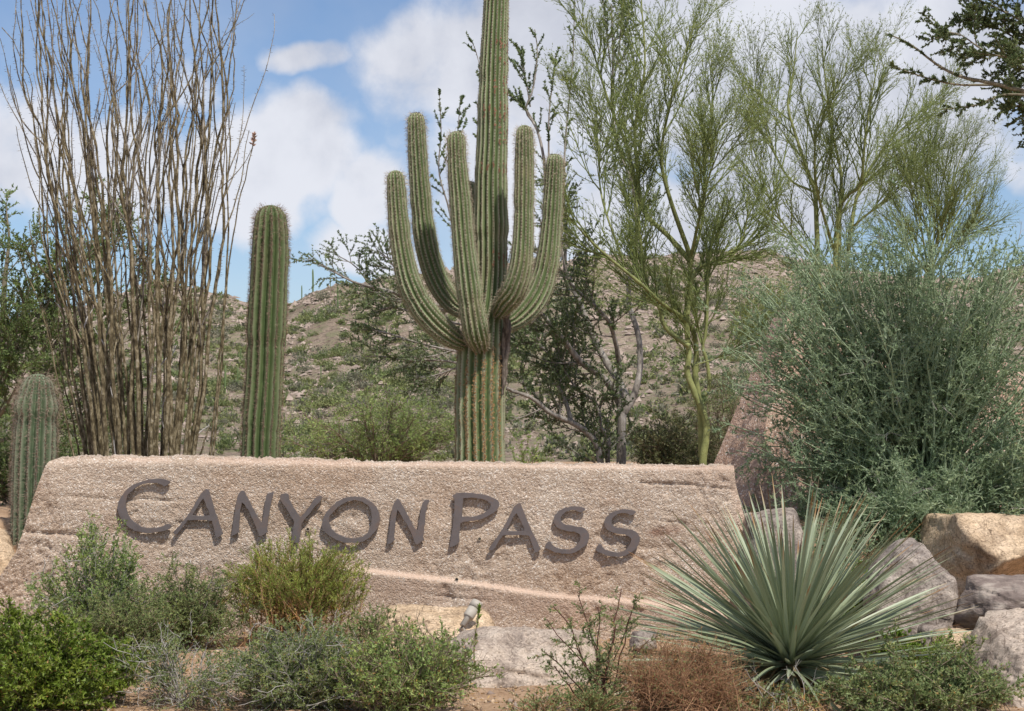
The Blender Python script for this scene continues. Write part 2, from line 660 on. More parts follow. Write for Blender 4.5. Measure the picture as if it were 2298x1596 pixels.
M['saguaro'] = cactusmat('saguaro_skin', (.10, .15, .055), (.165, .22, .09), (.41, .405, .28))
M['saguaro_young'] = cactusmat('young_saguaro_skin', (.075, .12, .042), (.12, .17, .065), (.20, .21, .12), (.16, .12, .075), .35)
M['barrel'] = cactusmat('grey_cactus_skin', (.09, .13, .07), (.135, .185, .105), (.24, .24, .17), (.2, .16, .12), .3)
M['spine'] = plain('spine_pale', [(.3, (.34, .27, .18)), (.7, (.58, .50, .38))], 20)
M['spine_mid'] = plain('spine_mid', [(.3, (.20, .14, .105)), (.7, (.44, .35, .27))], 20)
M['spine_dark'] = plain('spine_dark', [(.3, (.16, .10, .07)), (.7, (.38, .28, .20))], 20)
M['areole'] = plain('areole', [(.3, (.06, .04, .028)), (.55, (.15, .105, .07)), (.75, (.34, .27, .19))], 60)
M['scar'] = plain('cactus_scar', [(.3, (.14, .065, .04)), (.7, (.33, .18, .115))], 30)
M['cork'] = plain('cactus_cork', [(.3, (.13, .065, .03)), (.5, (.30, .18, .08)), (.7, (.54, .38, .19))], 60)
M['dead'] = plain('cactus_dead', [(.3, (.04, .03, .024)), (.5, (.12, .095, .075)), (.7, (.32, .27, .215))], 14, stretch=(3, 3, .6), bmp=(30, .8, .02))
M['oco'] = plain('ocotillo_bark', [(.32, (.045, .034, .02)), (.46, (.12, .095, .052)), (.58, (.27, .225, .14)), (.75, (.50, .45, .36))], 30, .9, (1, 1, .55), (60, .9, .008))
M['oco_pale'] = plain('ocotillo_upper_bark', [(.32, (.07, .058, .043)), (.46, (.20, .175, .14)), (.6, (.42, .385, .33)), (.78, (.62, .585, .53))], 30, .9, (1, 1, .55), (60, .9, .006))
M['oco_dead'] = plain('ocotillo_dead_wood', [(.3, (.40, .37, .35)), (.7, (.62, .60, .58))], 30)
M['oco_tip'] = plain('ocotillo_flower', [(.3, (.34, .20, .15)), (.7, (.5, .36, .29))], 30)
M['bark_pv'] = plain('palo_verde_bark', [(.3, (.075, .08, .04)), (.42, (.18, .20, .075)), (.58, (.27, .29, .11)), (.75, (.40, .41, .19))], 9, .75, (1, 1, .6), (40, .6, .012))
M['bark_grey'] = plain('ironwood_bark', [(.3, (.13, .11, .095)), (.5, (.30, .27, .24)), (.75, (.54, .505, .465))], 9, .9, (2, 2, .5), (40, .8, .015))
M['bark_mesq'] = plain('mesquite_bark', [(.3, (.13, .115, .075)), (.7, (.30, .265, .19))], 12, .9, (2, 2, .5), (40, .7, .012))
M['twig_pale'] = plain('pale_twig', [(.3, (.24, .22, .19)), (.7, (.46, .435, .395))], 30)
M['twig_red'] = plain('red_twig', [(.3, (.055, .024, .018)), (.7, (.14, .06, .045))], 30)
M['twig_dry'] = plain('dry_twig', [(.3, (.22, .115, .06)), (.7, (.42, .25, .145))], 12)
M['twig_brown'] = plain('brown_twig', [(.3, (.15, .11, .075)), (.7, (.34, .27, .2))], 14)
M['twig_blue'] = plain('blue_green_twig', [(.3, (.19, .26, .15)), (.55, (.31, .385, .24)), (.75, (.50, .55, .42))], 6)
M['twig_pv'] = plain('palo_verde_twig', [(.3, (.12, .155, .05)), (.55, (.19, .23, .08)), (.75, (.28, .31, .13))], 7)
M['leaf_pv'] = leafmat('palo_verde_leaf', (.20, .265, .085), (.31, .37, .13), (.42, .47, .19), .4)
M['leaf_pv2'] = leafmat('palo_verde_far_leaf', (.18, .24, .085), (.28, .335, .13), (.39, .43, .18), .4)
M['leaf_iron'] = leafmat('ironwood_leaf', (.10, .155, .06), (.165, .23, .10), (.25, .315, .155), .35)
M['leaf_left'] = leafmat('left_tree_leaf', (.10, .16, .045), (.16, .23, .075), (.24, .31, .12))
M['leaf_over'] = leafmat('overhead_leaf', (.075, .11, .04), (.13, .175, .07), (.21, .255, .12), .3)
M['leaf_blue'] = leafmat('blue_green_leaf', (.20, .285, .16), (.295, .385, .225), (.41, .50, .335), .45)
M['leaf_mesq'] = leafmat('mesquite_leaf', (.26, .36, .11), (.36, .48, .16), (.46, .57, .23), .5)
M['leaf_olive'] = leafmat('olive_leaf', (.11, .13, .055), (.17, .19, .085), (.25, .265, .13))
M['leaf_lush'] = leafmat('lush_leaf', (.105, .165, .018), (.175, .25, .03), (.30, .37, .09), rough=.45)
M['leaf_grey'] = leafmat('grey_green_leaf', (.15, .21, .075), (.22, .29, .115), (.33, .37, .17), .3)
M['leaf_fern'] = leafmat('feathery_leaf', (.14, .20, .07), (.22, .285, .10), (.33, .37, .145), .3)
M['leaf_broom'] = leafmat('broom_leaf', (.20, .265, .045), (.29, .35, .075), (.39, .43, .13), .3)
M['leaf_dry'] = leafmat('dry_broom', (.26, .145, .045), (.40, .24, .085), (.52, .36, .15))
M['leaf_bright'] = leafmat('bright_leaf', (.18, .265, .07), (.26, .36, .105), (.37, .45, .17), .3)
M['leaf_fresh'] = leafmat('fresh_leaf', (.13, .22, .02), (.20, .31, .035), (.28, .40, .07))
M['petal'] = leafmat('magenta_petal', (.45, .03, .10), (.6, .06, .16))
M['hs1'] = leafmat('hill_shrub_olive', (.16, .185, .075), (.24, .265, .11), (.30, .32, .15), .3)
M['hs2'] = leafmat('hill_shrub_grey', (.16, .16, .115), (.24, .235, .17), (.31, .30, .22), .3)
M['hs3'] = leafmat('hill_shrub_green', (.13, .17, .07), (.195, .24, .10), (.26, .30, .13), .3)
M['lamp'] = plain('painted_fixture', [(.3, (.36, .325, .275)), (.7, (.46, .42, .365))], 12, .6)
M['sotol_dead'] = leafmat('sotol_dead_leaf', (.24, .17, .09), (.38, .29, .17), (.5, .42, .28))

# ================================================================== SETTING
def px2x(px, Y):
    return (px - 1149) / FPX * Y


def zg(x, Y):
    x = np.asarray(x, float)
    Y = np.asarray(Y, float)
    s = .75 * ss(1.6, 2.4, x)
    front = .13 * ss(10.4, 13.3, Y)
    mound = .80 * ss(13.72 - s, 14.75 - s * .7, Y) + .20 * ss(15.5, 24, Y) - 1.13 * ss(27, 60, Y)
    p = np.stack([x * 1.3, Y * 1.3, np.zeros(np.broadcast(x, Y).shape) + 0 * x * Y], -1) if np.ndim(x) else np.array([x * 1.3, Y * 1.3, 0.])
    return front + mound + .025 * fbm(p, 3, 3)


def build_ground():
    def axis(lo, hi, step, far):
        a = np.arange(lo, hi, step)
        o = np.array([.3, .7, 1.4, 3, 6, 12, 25, 50, 100, 220, 500, 1000, far])
        return np.concatenate([lo - o[::-1], a, a[-1] + o])
    xs = axis(-4.6, 4.6, .06, 2500)
    ys = axis(9.2, 16.5, .06, 2500)
    X, Y = np.meshgrid(xs, ys)
    Z = zg(X, Y) + .012 * fbm(np.stack([X * 9, Y * 9, 0 * X], -1), 2, 8)
    n, k = X.shape
    idx = np.arange(n * k).reshape(n, k)
    F = np.stack([idx[:-1, :-1], idx[:-1, 1:], idx[1:, 1:], idx[1:, :-1]], -1).reshape(-1, 4)
    o = MB().add(np.stack([X, Y, Z], -1), F).build('ground', M['soil'], smooth=True)
    o['kind'] = 'structure'


build_ground()

RPX = np.array([-2500, -1200, -400, 0, 70, 200, 330, 450, 540, 600, 640, 700, 760, 900, 1100, 1300, 1500, 1600, 1650, 1720, 1800, 2000, 2160, 2240, 2300, 2600, 3300, 4500], float)
RPY = np.array([900, 860, 800, 735, 712, 690, 637, 652, 676, 688, 684, 664, 650, 622, 600, 585, 574, 566, 562, 570, 588, 622, 632, 612, 600, 640, 760, 880], float)
RYD = np.array([420, 420, 430, 430, 430, 430, 420, 400, 380, 370, 360, 350, 345, 350, 370, 390, 410, 420, 425, 430, 440, 470, 520, 540, 550, 520, 480, 450], float)
HY0 = 170.


def hill_pt(px, t):
    px = np.asarray(px, float)
    t = np.asarray(t, float)
    zr = HC + (1000 - np.interp(px, RPX, RPY)) / FPX * np.interp(px, RPX, RYD)
    yr = np.interp(px, RPX, RYD)
    tt = np.clip(t, 0, 1)
    Y = HY0 + (yr - HY0) * t
    x = (px - 1149) / FPX * Y
    z = -.35 + (zr + .35) * tt ** 1.12 - np.clip(t - 1, 0, 9) * zr * .75
    env = np.sin(math.pi * np.clip(tt, 0, 1)) ** .7
    z = z + env * (1.6 * fbm(np.stack([x * .035, Y * .03, 0 * x], -1), 3, 5)) + .35 * fbm(np.stack([x * .16, Y * .16, 0 * x], -1), 3, 9) * ss(0, .1, tt)
    # knobs of bare rock along the crest
    z = z + .9 * ss(.86, 1., tt) * np.abs(fbm(np.stack([x * .12, Y * .02, 0 * x], -1), 3, 21)) * (t <= 1.15)
    return np.stack([x, Y, z], -1)


def build_hill():
    pxs = np.concatenate([np.linspace(-2500, -60, 60), np.linspace(-40, 2340, 340), np.linspace(2370, 4500, 60)])
    ts = np.concatenate([np.linspace(0, 1, 110), [1.02, 1.06, 1.15, 1.3, 1.6, 2.2]])
    PX, TT = np.meshgrid(pxs, ts)
    V = hill_pt(PX, TT)
    n, k = PX.shape
    idx = np.arange(n * k).reshape(n, k)
    F = np.stack([idx[:-1, :-1], idx[:-1, 1:], idx[1:, 1:], idx[1:, :-1]], -1).reshape(-1, 4)
    o = MB().add(V, F).build('hill', M['hill'], smooth=True)
    o['kind'] = 'structure'
    # loose rocks
    nR = 36000
    px = rng.uniform(-80, 2380, nR)
    t = rng.uniform(.02, 1.0, nR) ** .9
    keep = fbm(np.stack([px * .012, t * 9, 0 * t], -1), 3, 31) > -.35
    px, t = px[keep], t[keep]
    ridge = rng.uniform(-60, 2360, 1500)
    px = np.concatenate([px, ridge])
    t = np.concatenate([t, rng.uniform(.93, 1.0, 1500)])
    P = hill_pt(px, t)
    bm = bmesh.new()
    bm.free()
    bv = np.array([[1, 0, 0], [0, 1, 0], [-1, 0, 0], [0, -1, 0], [0, 0, 1], [0, 0, -1]], float)
    bf = np.array([[0, 1, 4], [1, 2, 4], [2, 3, 4], [3, 0, 4]])
    n = len(P)
    s = np.exp(rng.normal(-1.1, .5, n))[:, None] * rng.uniform(.6, 1.3, (n, 3)) * np.array([1, 1, .75])
    s = np.minimum(s, 1.3) * (P[:, 1:2] / 380)
    V = bv[None] * s[:, None, :] * (1 + .28 * rng.normal(size=(n, len(bv), 1)))
    a = rng.uniform(0, 6.28, n)
    ca, sa = np.cos(a)[:, None], np.sin(a)[:, None]
    V = np.stack([V[..., 0] * ca - V[..., 1] * sa, V[..., 0] * sa + V[..., 1] * ca, V[..., 2]], -1) + P[:, None, :]
    F = (bf[None] + np.arange(n)[:, None, None] * len(bv)).reshape(-1, 3)
    o = MB().add(V, F).build('hill_rocks', M['rock_far'], kind='stuff')
    tag(o, 'loose pinkish rocks littering the scrubby hillside', 'rocks')


build_hill()


def clump(n, size, flat=.8):
    """a desert shrub as leaf clumps in a rounded, uneven volume"""
    c = unit(rng.normal(size=(7, 3))) * .45
    k = rng.integers(0, 7, n)
    p = c[k] + rng.normal(size=(n, 3)) * .27
    p[:, 2] = np.abs(p[:, 2]) * flat + .02
    d = unit(p + np.array([0, 0, .35]) + .5 * rng.normal(size=(n, 3)))
    return leafq(p, d, rng.uniform(.6, 1.4, n) * size, rng.uniform(.5, .9, n) * size)


def hill_scrub():
    meshes = []
    for mi in ('hs1', 'hs2', 'hs3'):
        for v in range(4):
            V, F = clump(420, .15)
            o = MB().add(V, F).build('hill_shrub', M[mi])
            o.data['tone'] = {'hs1': 'olive green', 'hs2': 'greyish brown', 'hs3': 'fresh green'}[mi]
            meshes.append(o.data)
            bpy.data.objects.remove(o)
    nS = 10500
    px = rng.uniform(-40, 2330, nS)
    t = rng.uniform(.01, 1.0, nS)
    dens = fbm(np.stack([px * .006, t * 5, 0 * t], -1), 3, 41)
    keep = dens > rng.uniform(-1.1, .55, nS)
    px, t = px[keep], t[keep]
    P = hill_pt(px, t)
    s = np.exp(rng.normal(-.32, .46, len(P)))
    s = np.clip(s, .3, 1.8)
    app = s / P[:, 1]
    py = 1000 - (P[:, 2] - HC) * FPX / P[:, 1]
    # clear views first: where nothing tall stands in front
    clear = (((px > 480) & (px < 540)) | ((px > 650) & (px < 1010)) | ((px > 1580) & (px < 1720)) | (px > 2200) & (py < 700)) & (py < 1015)
    order = np.argsort(-(app + clear * 1.0))
    for r, i in enumerate(order[:290]):
        me = meshes[int(rng.integers(0, 12))]
        o = bpy.data.objects.new('desert_shrub', me)
        C.objects.link(o)
        o.location = P[i]
        o.scale = (s[i], s[i], s[i] * rng.uniform(.75, 1.05))
        o.rotation_euler = (0, 0, rng.uniform(0, 6.28))
        tag(o, ('large ' if s[i] > 1.1 else 'small ') + me['tone'] + ' scrub bush on the rocky far hillside', 'shrub', 'scrub bushes scattered over the hillside')
    rest = order[290:]
    mb = MB()
    global LEAFTRI
    LEAFTRI = True
    nl = 34
    for mi in range(3):
        sel = rest[rng.integers(0, 3, len(rest)) == mi]
        base = [clump(nl, .38)[0] for _ in range(6)]
        kk = rng.integers(0, 6, len(sel))
        V = np.stack([base[k] for k in kk]) * s[sel][:, None, None] + P[sel][:, None, :]
        F = np.arange(V.shape[0] * nl * 3).reshape(-1, 3)
        mb.add(V, F, mi)
    LEAFTRI = False
    o = mb.build('hillside_scrub', [M['hs1'], M['hs2'], M['hs3']], kind='stuff')
    tag(o, 'small scattered scrub covering the far hillside', 'scrub')
    # saguaros standing far off on the hill
    spots = [(505, .30, 3.6), (533, .36, 2.6), (676, .985, 3.0), (701, .99, 4.6), (757, .80, 3.8), (815, .56, 2.8), (846, .50, 2.5),
             (868, .585, 2.0), (720, .43, 2.1), (846, .30, 1.8), (925, .30, 1.6), (300, .93, 3.), (1240, .30, 2.5), (1655, .97, 3.6),
             (1690, .9, 3.5), (1636, .8, 3.2), (1668, .72, 2.8), (740, .985, 2.0), (640, .62, 2.2), (900, .44, 2.2), (1190, .22, 2.2), (2240, .95, 3.5), (540, .5, 2.4)]
    mes = []
    for v in range(3):
        mb = MB()
        P1 = np.array([[0, 0, -.1], [0, 0, .3], [0, 0, .6], [.01, 0, .85], [.01, 0, .96], [.01, 0, 1.]])[None]
        mb.add(*tubes(P1, np.array([[.036, .04, .043, .04, .028, .006]]), 8))
        if v == 1:
            A = np.array([[0, 0, .45], [.11, .02, .47], [.14, .02, .56], [.145, .02, .72], [.145, .02, .78]])[None]
            mb.add(*tubes(A, np.array([[.028, .032, .032, .028, .006]]), 7))
        o = mb.build('distant', M['saguaro'], smooth=True)
        mes.append(o.data)
        bpy.data.objects.remove(o)
    for i, (px_, t_, h_) in enumerate(spots):
        o = bpy.data.objects.new('distant_saguaro', mes[i % 3 if i % 4 else 0])
        C.objects.link(o)
        p = hill_pt(np.array([px_]), np.array([t_]))[0]
        o.location = p
        o.scale = (h_ * .9, h_ * .9, h_)
        o.rotation_euler = (0, 0, rng.uniform(0, 6.28))
        tag(o, 'tiny distant saguaro standing among scrub on the hill', 'saguaro', 'distant saguaros on the hillside')


hill_scrub()

# ------------------------------------------------------------------ sign wall
WY, WT = 13.5, .46
WS = WY / FPX


def w2(px, py):
    """picture point -> (x, z) on the plane of the sign wall"""
    p = at(px, py, WY)
    return p[0], p[2]


def S(px, py):                              # 2560 px picture coordinates
    return w2(px * .89766, py * .89766)


def build_wall():
    root = thing('sign_wall', (px2x(900, WY), WY, .1), 'long sloping pink aggregate wall carrying the bronze place name', 'wall')
    nx, nz = 470, 128
    zb = -.15
    top = np.array([S(140, 1143), S(200, 1138), S(480, 1140), S(870, 1148), S(1380, 1153), S(1600, 1156), S(1822, 1159)])
    lft = np.array([S(-60, 1560), S(0, 1440), S(40, 1380), S(85, 1240), S(112, 1168), S(122, 1151), S(134, 1144), S(146, 1140.5)])
    zt0 = top[0, 1]
    t = np.linspace(0, 1, nz)
    s = np.linspace(0, 1, nx)
    # rows crowd towards the rounded corner
    V = np.zeros((nz, nx, 3))
    xr = S(1838, 1159)[0]
    for j, tj in enumerate(t):
        zl = zb + (zt0 - zb) * tj
        if tj < 1e-9:
            xl = lft[0, 0]
        xl = np.interp(zl, lft[:, 1], lft[:, 0])
        x = xl + (xr - xl) * s
        zt = np.interp(x, top[:, 0], top[:, 1])
        V[j, :, 0] = x
        V[j, :, 2] = zb + (zt - zb) * tj
    x, z = V[..., 0], V[..., 2]
    p = np.stack([x, z, 0 * x], -1)
    rough = 1 + 1.4 * ss(S(420, 0)[0], S(60, 0)[0], x) * ss(S(0, 1200)[1], S(0, 1400)[1], z)
    d = -.0035 * rough * fbm(p * 9, 4, 50) - .0022 * rough * rng.normal(size=x.shape) * (1 - .85 * ss(.95, 1., t)[:, None]) - .006 * fbm(p * 1.6, 3, 60)

    def seam(pts, depth, w, gap, seed):
        q = np.array([S(*a) for a in pts])
        zl = np.interp(x, q[:, 0], q[:, 1]) + .006 * fbm(np.stack([x * 9, 0 * x, 0 * x], -1), 3, seed)
        on = (x > q[0, 0]) & (x < q[-1, 0])
        k = np.clip(fbm(np.stack([x * 2.2, 0 * x + seed, 0 * x], -1), 3, seed) + gap, 0, 1)
        return np.exp(-((z - zl) / w) ** 2) * depth * k * on

    d += seam([(100, 1236), (272, 1247), (552, 1254), (950, 1277), (1160, 1286), (1480, 1298), (1640, 1302), (1850, 1316)], .016, .008, .25, 3)
    d += seam([(1600, 1208), (1700, 1212), (1830, 1222)], .020, .009, .5, 4)
    d += seam([(940, 1183), (1230, 1196)], .012, .008, .3, 5)
    d += seam([(1000, 1478), (1130, 1492), (1290, 1512)], .02, .010, .2, 6)
    d += seam([(60, 1330), (300, 1345), (420, 1350)], .02, .012, .0, 7)
    d += seam([(140, 1186), (620, 1196)], .010, .009, .0, 9)
    wear = .010 * ss(.25, .6, fbm(p * 2.3, 4, 33)) * np.abs(fbm(p * 13, 3, 34)) * 1.6
    d += wear                                   # spalled patches between the smoother lifts
    # rain channel left of the frame bottom, the proud band below the sloping ledge
    q = np.array([S(850, 1412), S(905, 1420), S(1130, 1446), S(1400, 1486), S(1590, 1498), S(1838, 1530)])
    zl = np.interp(x, q[:, 0], q[:, 1])
    fade = ss(S(830, 0)[0], S(930, 0)[0], x)
    d += -.035 * fade * ss(zl + .002, zl - .030, z)
    # pits
    for (a, b_, r, dep) in ((1310, 1229, .006, .03), (1630, 1368, .007, .03), (1280, 1252, .01, .012), (810, 1164, .02, .012)):
        cx, cz = S(a, b_)
        d += dep * np.exp(-(((x - cx) ** 2 + (z - cz) ** 2) / r ** 2))
    # crumbled top edge and chipped right end
    edge = ss(.965, 1., t)[:, None]
    V[..., 2] -= edge * .016 * np.abs(fbm(np.stack([x * 7, 0 * x, 0 * x], -1), 4, 70)) + edge * .012 * (fbm(np.stack([x * 1.1, 0 * x, 0 * x], -1), 2, 71) > .3)
    d += ss(.93, 1., t)[:, None] ** 3 * .03
    V[..., 1] = WY + d
    chip = ss(S(1812, 0)[0], S(1838, 0)[0], x)
    V[..., 1] += chip * .05 * (1 + .8 * fbm(p * 5, 3, 80))
    V[..., 0] += chip * (.10 * ss(S(0, 1175)[1], S(0, 1330)[1], z))
    mb = MB()
    idx = np.arange(nz * nx).reshape(nz, nx)
    F = np.stack([idx[:-1, :-1], idx[:-1, 1:], idx[1:, 1:], idx[1:, :-1]], -1).reshape(-1, 4)
    mb.add(V, F)
    for e in (V[-1], V[:, -1][::-1], V[:, 0]):          # top, right end, left slope
        m_ = 8
        dpt = np.linspace(0, 1, m_)[:, None, None]
        back = e.copy()
        back[:, 1] = WY + WT
        G = e[None] * (1 - dpt) + back[None] * dpt
        G[1:-1, :, 2] += .006 * rng.normal(size=G[1:-1, :, 2].shape)
        ii = np.arange(G.shape[0] * G.shape[1]).reshape(G.shape[0], G.shape[1])
        mb.add(G, np.stack([ii[:-1, :-1], ii[:-1, 1:], ii[1:, 1:], ii[1:, :-1]], -1).reshape(-1, 4))
    B = np.stack([V[:, 0], V[:, -1]], 1)
    B[..., 1] = WY + WT
    ii = np.arange(nz * 2).reshape(nz, 2)
    mb.add(B, np.stack([ii[:-1, 1], ii[:-1, 0], ii[1:, 0], ii[1:, 1]], -1))
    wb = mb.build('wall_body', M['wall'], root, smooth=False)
    wz = .013 + .006 * fbm(p * 6, 3, 90)
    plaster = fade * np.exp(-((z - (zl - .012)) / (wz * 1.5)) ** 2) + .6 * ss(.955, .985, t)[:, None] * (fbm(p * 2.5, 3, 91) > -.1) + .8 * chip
    cx, cz = S(1662, 1328)
    rust = np.exp(-(((x - cx) / .135) ** 2 + ((z - cz - .12 * (x - cx)) / .04) ** 2) ** 2) * np.clip(.75 + .5 * fbm(p * 14, 3, 92), 0, 1)
    brown = fade * ss(zl - .03, zl - .06, z) * np.clip(.9 - 1.2 * ss(zl - .06, zl - .34, z) + .6 * fbm(p * 5, 3, 93), 0, 1)
    top_b = .7 * ss(.80, .93, t)[:, None] * ss(S(1500, 0)[0], S(1750, 0)[0], x)
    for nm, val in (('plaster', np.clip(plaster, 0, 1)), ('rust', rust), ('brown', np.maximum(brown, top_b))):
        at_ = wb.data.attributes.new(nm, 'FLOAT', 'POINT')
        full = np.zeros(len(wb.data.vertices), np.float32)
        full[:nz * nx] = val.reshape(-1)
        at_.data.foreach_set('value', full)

    # ---- raised letters
    Z1 = lambda a: (280 + a[0] / 5.745, 1180 + a[1] / 5.745)
    Z2 = lambda a: (660 + a[0] / 5.2227, 1180 + a[1] / 5.2227)
    Z3 = lambda a: (1100 + a[0] / 7.2538, 1200 + a[1] / 7.2538)
    Z4 = lambda a: (1340 + a[0] / 7.66, 1220 + a[1] / 7.66)
    S1 = [(930, 385), (940, 410), (905, 445), (850, 465), (820, 455), (750, 425), (680, 420), (590, 440), (510, 500), (468, 560), (475, 630), (520, 680), (580, 705), (660, 710), (760, 735), (870, 745), (960, 795), (1010, 880), (1015, 960), (985, 1040), (920, 1120), (820, 1190), (720, 1240), (620, 1258), (500, 1255), (380, 1230), (300, 1195), (210, 1160), (172, 1125), (190, 1075), (230, 1025), (275, 1020), (300, 1070), (350, 1120), (430, 1150), (540, 1170), (640, 1172), (720, 1145), (790, 1080), (840, 1000), (855, 930), (830, 880), (730, 830), (600, 820), (480, 790), (390, 740), (340, 660), (335, 590), (370, 510), (450, 430), (560, 380), (680, 352), (800, 355), (880, 368)]
    L = [
        ('C', Z1, [[(845, 150), (838, 125), (740, 100), (630, 98), (540, 105), (430, 140), (300, 195), (225, 255), (150, 350), (105, 430), (90, 510), (110, 600), (150, 680), (200, 745), (270, 805), (370, 850), (480, 872), (560, 875), (660, 860), (760, 845), (840, 815), (862, 770), (850, 750), (820, 745), (740, 780), (640, 803), (540, 805), (440, 785), (350, 730), (280, 670), (240, 600), (212, 510), (212, 430), (240, 330), (275, 290), (360, 220), (450, 175), (540, 155), (620, 155), (695, 170), (770, 205), (810, 185)]]),
        ('A', Z1, [[(1340, 258), (1370, 242), (1400, 262), (1410, 290), (1440, 400), (1475, 520), (1520, 640), (1550, 740), (1605, 885), (1545, 935), (1505, 935), (1480, 830), (1450, 700), (1340, 688), (1250, 690), (1200, 687), (1100, 690), (1070, 730), (1000, 820), (950, 890), (905, 890), (895, 860), (1000, 750), (1090, 640), (1170, 520), (1230, 410), (1290, 310)],
                   [(1325, 380), (1290, 420), (1220, 530), (1168, 612), (1180, 625), (1260, 632), (1410, 628), (1415, 590), (1365, 490)]]),
        ('N', Z1, [[(1880, 265), (1910, 275), (1940, 340), (1985, 430), (2060, 570), (2110, 660), (2160, 735), (2180, 650), (2205, 480), (2225, 340), (2250, 310), (2331, 280), (2320, 330), (2290, 450), (2265, 600), (2245, 720), (2235, 830), (2248, 858), (2150, 925), (2120, 915), (2080, 790), (2040, 690), (1980, 570), (1920, 470), (1878, 430), (1850, 560), (1840, 700), (1830, 830), (1840, 855), (1770, 900), (1725, 915), (1740, 820), (1765, 640), (1790, 470), (1815, 340), (1845, 290)]]),
        ('Y', Z2, [[(213, 320), (235, 290), (290, 275), (325, 290), (335, 360), (380, 440), (430, 520), (480, 590), (540, 530), (600, 450), (650, 370), (700, 320), (750, 308), (770, 330), (740, 380), (680, 440), (620, 520), (560, 590), (500, 665), (490, 760), (470, 860), (468, 910), (440, 925), (362, 905), (370, 840), (390, 740), (402, 640), (350, 560), (310, 490), (260, 420), (225, 370)]]),
        ('O', Z2, [[(1200, 322), (1300, 330), (1400, 385), (1470, 450), (1510, 540), (1520, 620), (1500, 700), (1455, 780), (1380, 855), (1290, 905), (1180, 925), (1060, 920), (950, 885), (850, 825), (780, 760), (760, 700), (775, 620), (810, 540), (880, 460), (950, 395), (1040, 345), (1120, 325)],
                   [(1190, 362), (1090, 385), (990, 440), (900, 530), (858, 580), (855, 660), (880, 730), (950, 800), (1060, 850), (1180, 865), (1290, 845), (1360, 790), (1400, 700), (1415, 600), (1405, 500), (1360, 430), (1290, 385)]]),
        ('N', Z2, [[(1750, 345), (1785, 390), (1840, 490), (1920, 640), (1970, 730), (2010, 765), (2030, 640), (2050, 500), (2070, 410), (2100, 370), (2155, 360), (2160, 385), (2130, 450), (2110, 560), (2095, 720), (2080, 840), (2092, 880), (2000, 948), (1975, 930), (1930, 800), (1880, 700), (1820, 610), (1780, 530), (1745, 490), (1725, 600), (1710, 740), (1700, 850), (1712, 885), (1640, 940), (1612, 935), (1635, 800), (1655, 640), (1675, 480), (1705, 395)]]),
        ('P', Z3, [[(235, 280), (310, 235), (400, 230), (540, 235), (700, 250), (860, 280), (960, 320), (1040, 365), (1070, 410), (1075, 470), (1040, 540), (960, 600), (860, 660), (740, 710), (600, 740), (450, 750), (370, 775), (362, 900), (350, 1000), (352, 1120), (320, 1160), (220, 1210), (172, 1220), (200, 1060), (230, 880), (250, 720), (265, 540), (270, 400), (268, 340), (232, 310)],
                   [(425, 325), (580, 315), (740, 335), (850, 370), (915, 420), (925, 470), (890, 530), (800, 600), (680, 650), (560, 670), (405, 660), (410, 500), (418, 400)]]),
        ('A', Z3, [[(1430, 415), (1465, 425), (1490, 500), (1540, 620), (1580, 730), (1640, 870), (1700, 990), (1760, 1110), (1830, 1250), (1770, 1305), (1715, 1305), (1690, 1210), (1650, 1110), (1605, 1003), (1480, 995), (1300, 998), (1140, 1003), (1080, 1080), (1010, 1210), (960, 1270), (900, 1268), (880, 1245), (950, 1150), (1060, 1000), (1150, 860), (1230, 720), (1300, 570), (1340, 490), (1390, 440)],
                   [(1385, 600), (1330, 660), (1270, 780), (1205, 890), (1215, 925), (1370, 932), (1530, 920), (1525, 870), (1470, 750)]]),
        ('S', Z4, [S1]),
        ('S', Z4, [[(a + 967, b + 55) for a, b in S1]]),
    ]
    for ch, zf, rings in L:
        cu = bpy.data.curves.new('letter', 'CURVE')
        cu.dimensions = '2D'
        cu.fill_mode = 'BOTH'
        cu.extrude = .009
        cu.bevel_depth = .0008
        cu.bevel_resolution = 1
        c0 = np.mean([S(*zf(a)) for a in rings[0]], axis=0)
        for ring in rings:
            q = np.array([S(*zf(a)) for a in ring]) - c0
            # hand-cut edge: nicks and flats between the traced corners
            pts = []
            for i in range(len(q)):
                a, b_ = q[i], q[(i + 1) % len(q)]
                ln = np.linalg.norm(b_ - a)
                kk = max(1, int(ln / .016))
                for h in range(kk):
                    pts.append(a + (b_ - a) * h / kk + rng.normal(size=2) * (.0013 if h else .0006))
            sp = cu.splines.new('POLY')
            sp.points.add(len(pts) - 1)
            for pt, (u, v) in zip(sp.points, pts):
                pt.co = (u, v, 0, 1)
            sp.use_cyclic_u = True
        tmp = bpy.data.objects.new('tmp', cu)
        C.objects.link(tmp)
        dg = bpy.context.evaluated_depsgraph_get()
        me = bpy.data.meshes.new_from_object(tmp.evaluated_get(dg))
        bpy.data.objects.remove(tmp)
        me.name = 'letter'
        me.materials.clear()
        me.materials.append(M['bronze'])
        o = bpy.data.objects.new('letter', me)
        C.objects.link(o)
        o.rotation_euler = (math.pi / 2, 0, 0)
        o.parent = root
        o.location = Vector((c0[0], WY - .028, c0[1])) - root.location
        o['label'] = 'brown metal letter ' + ch + ' raised off the wall'
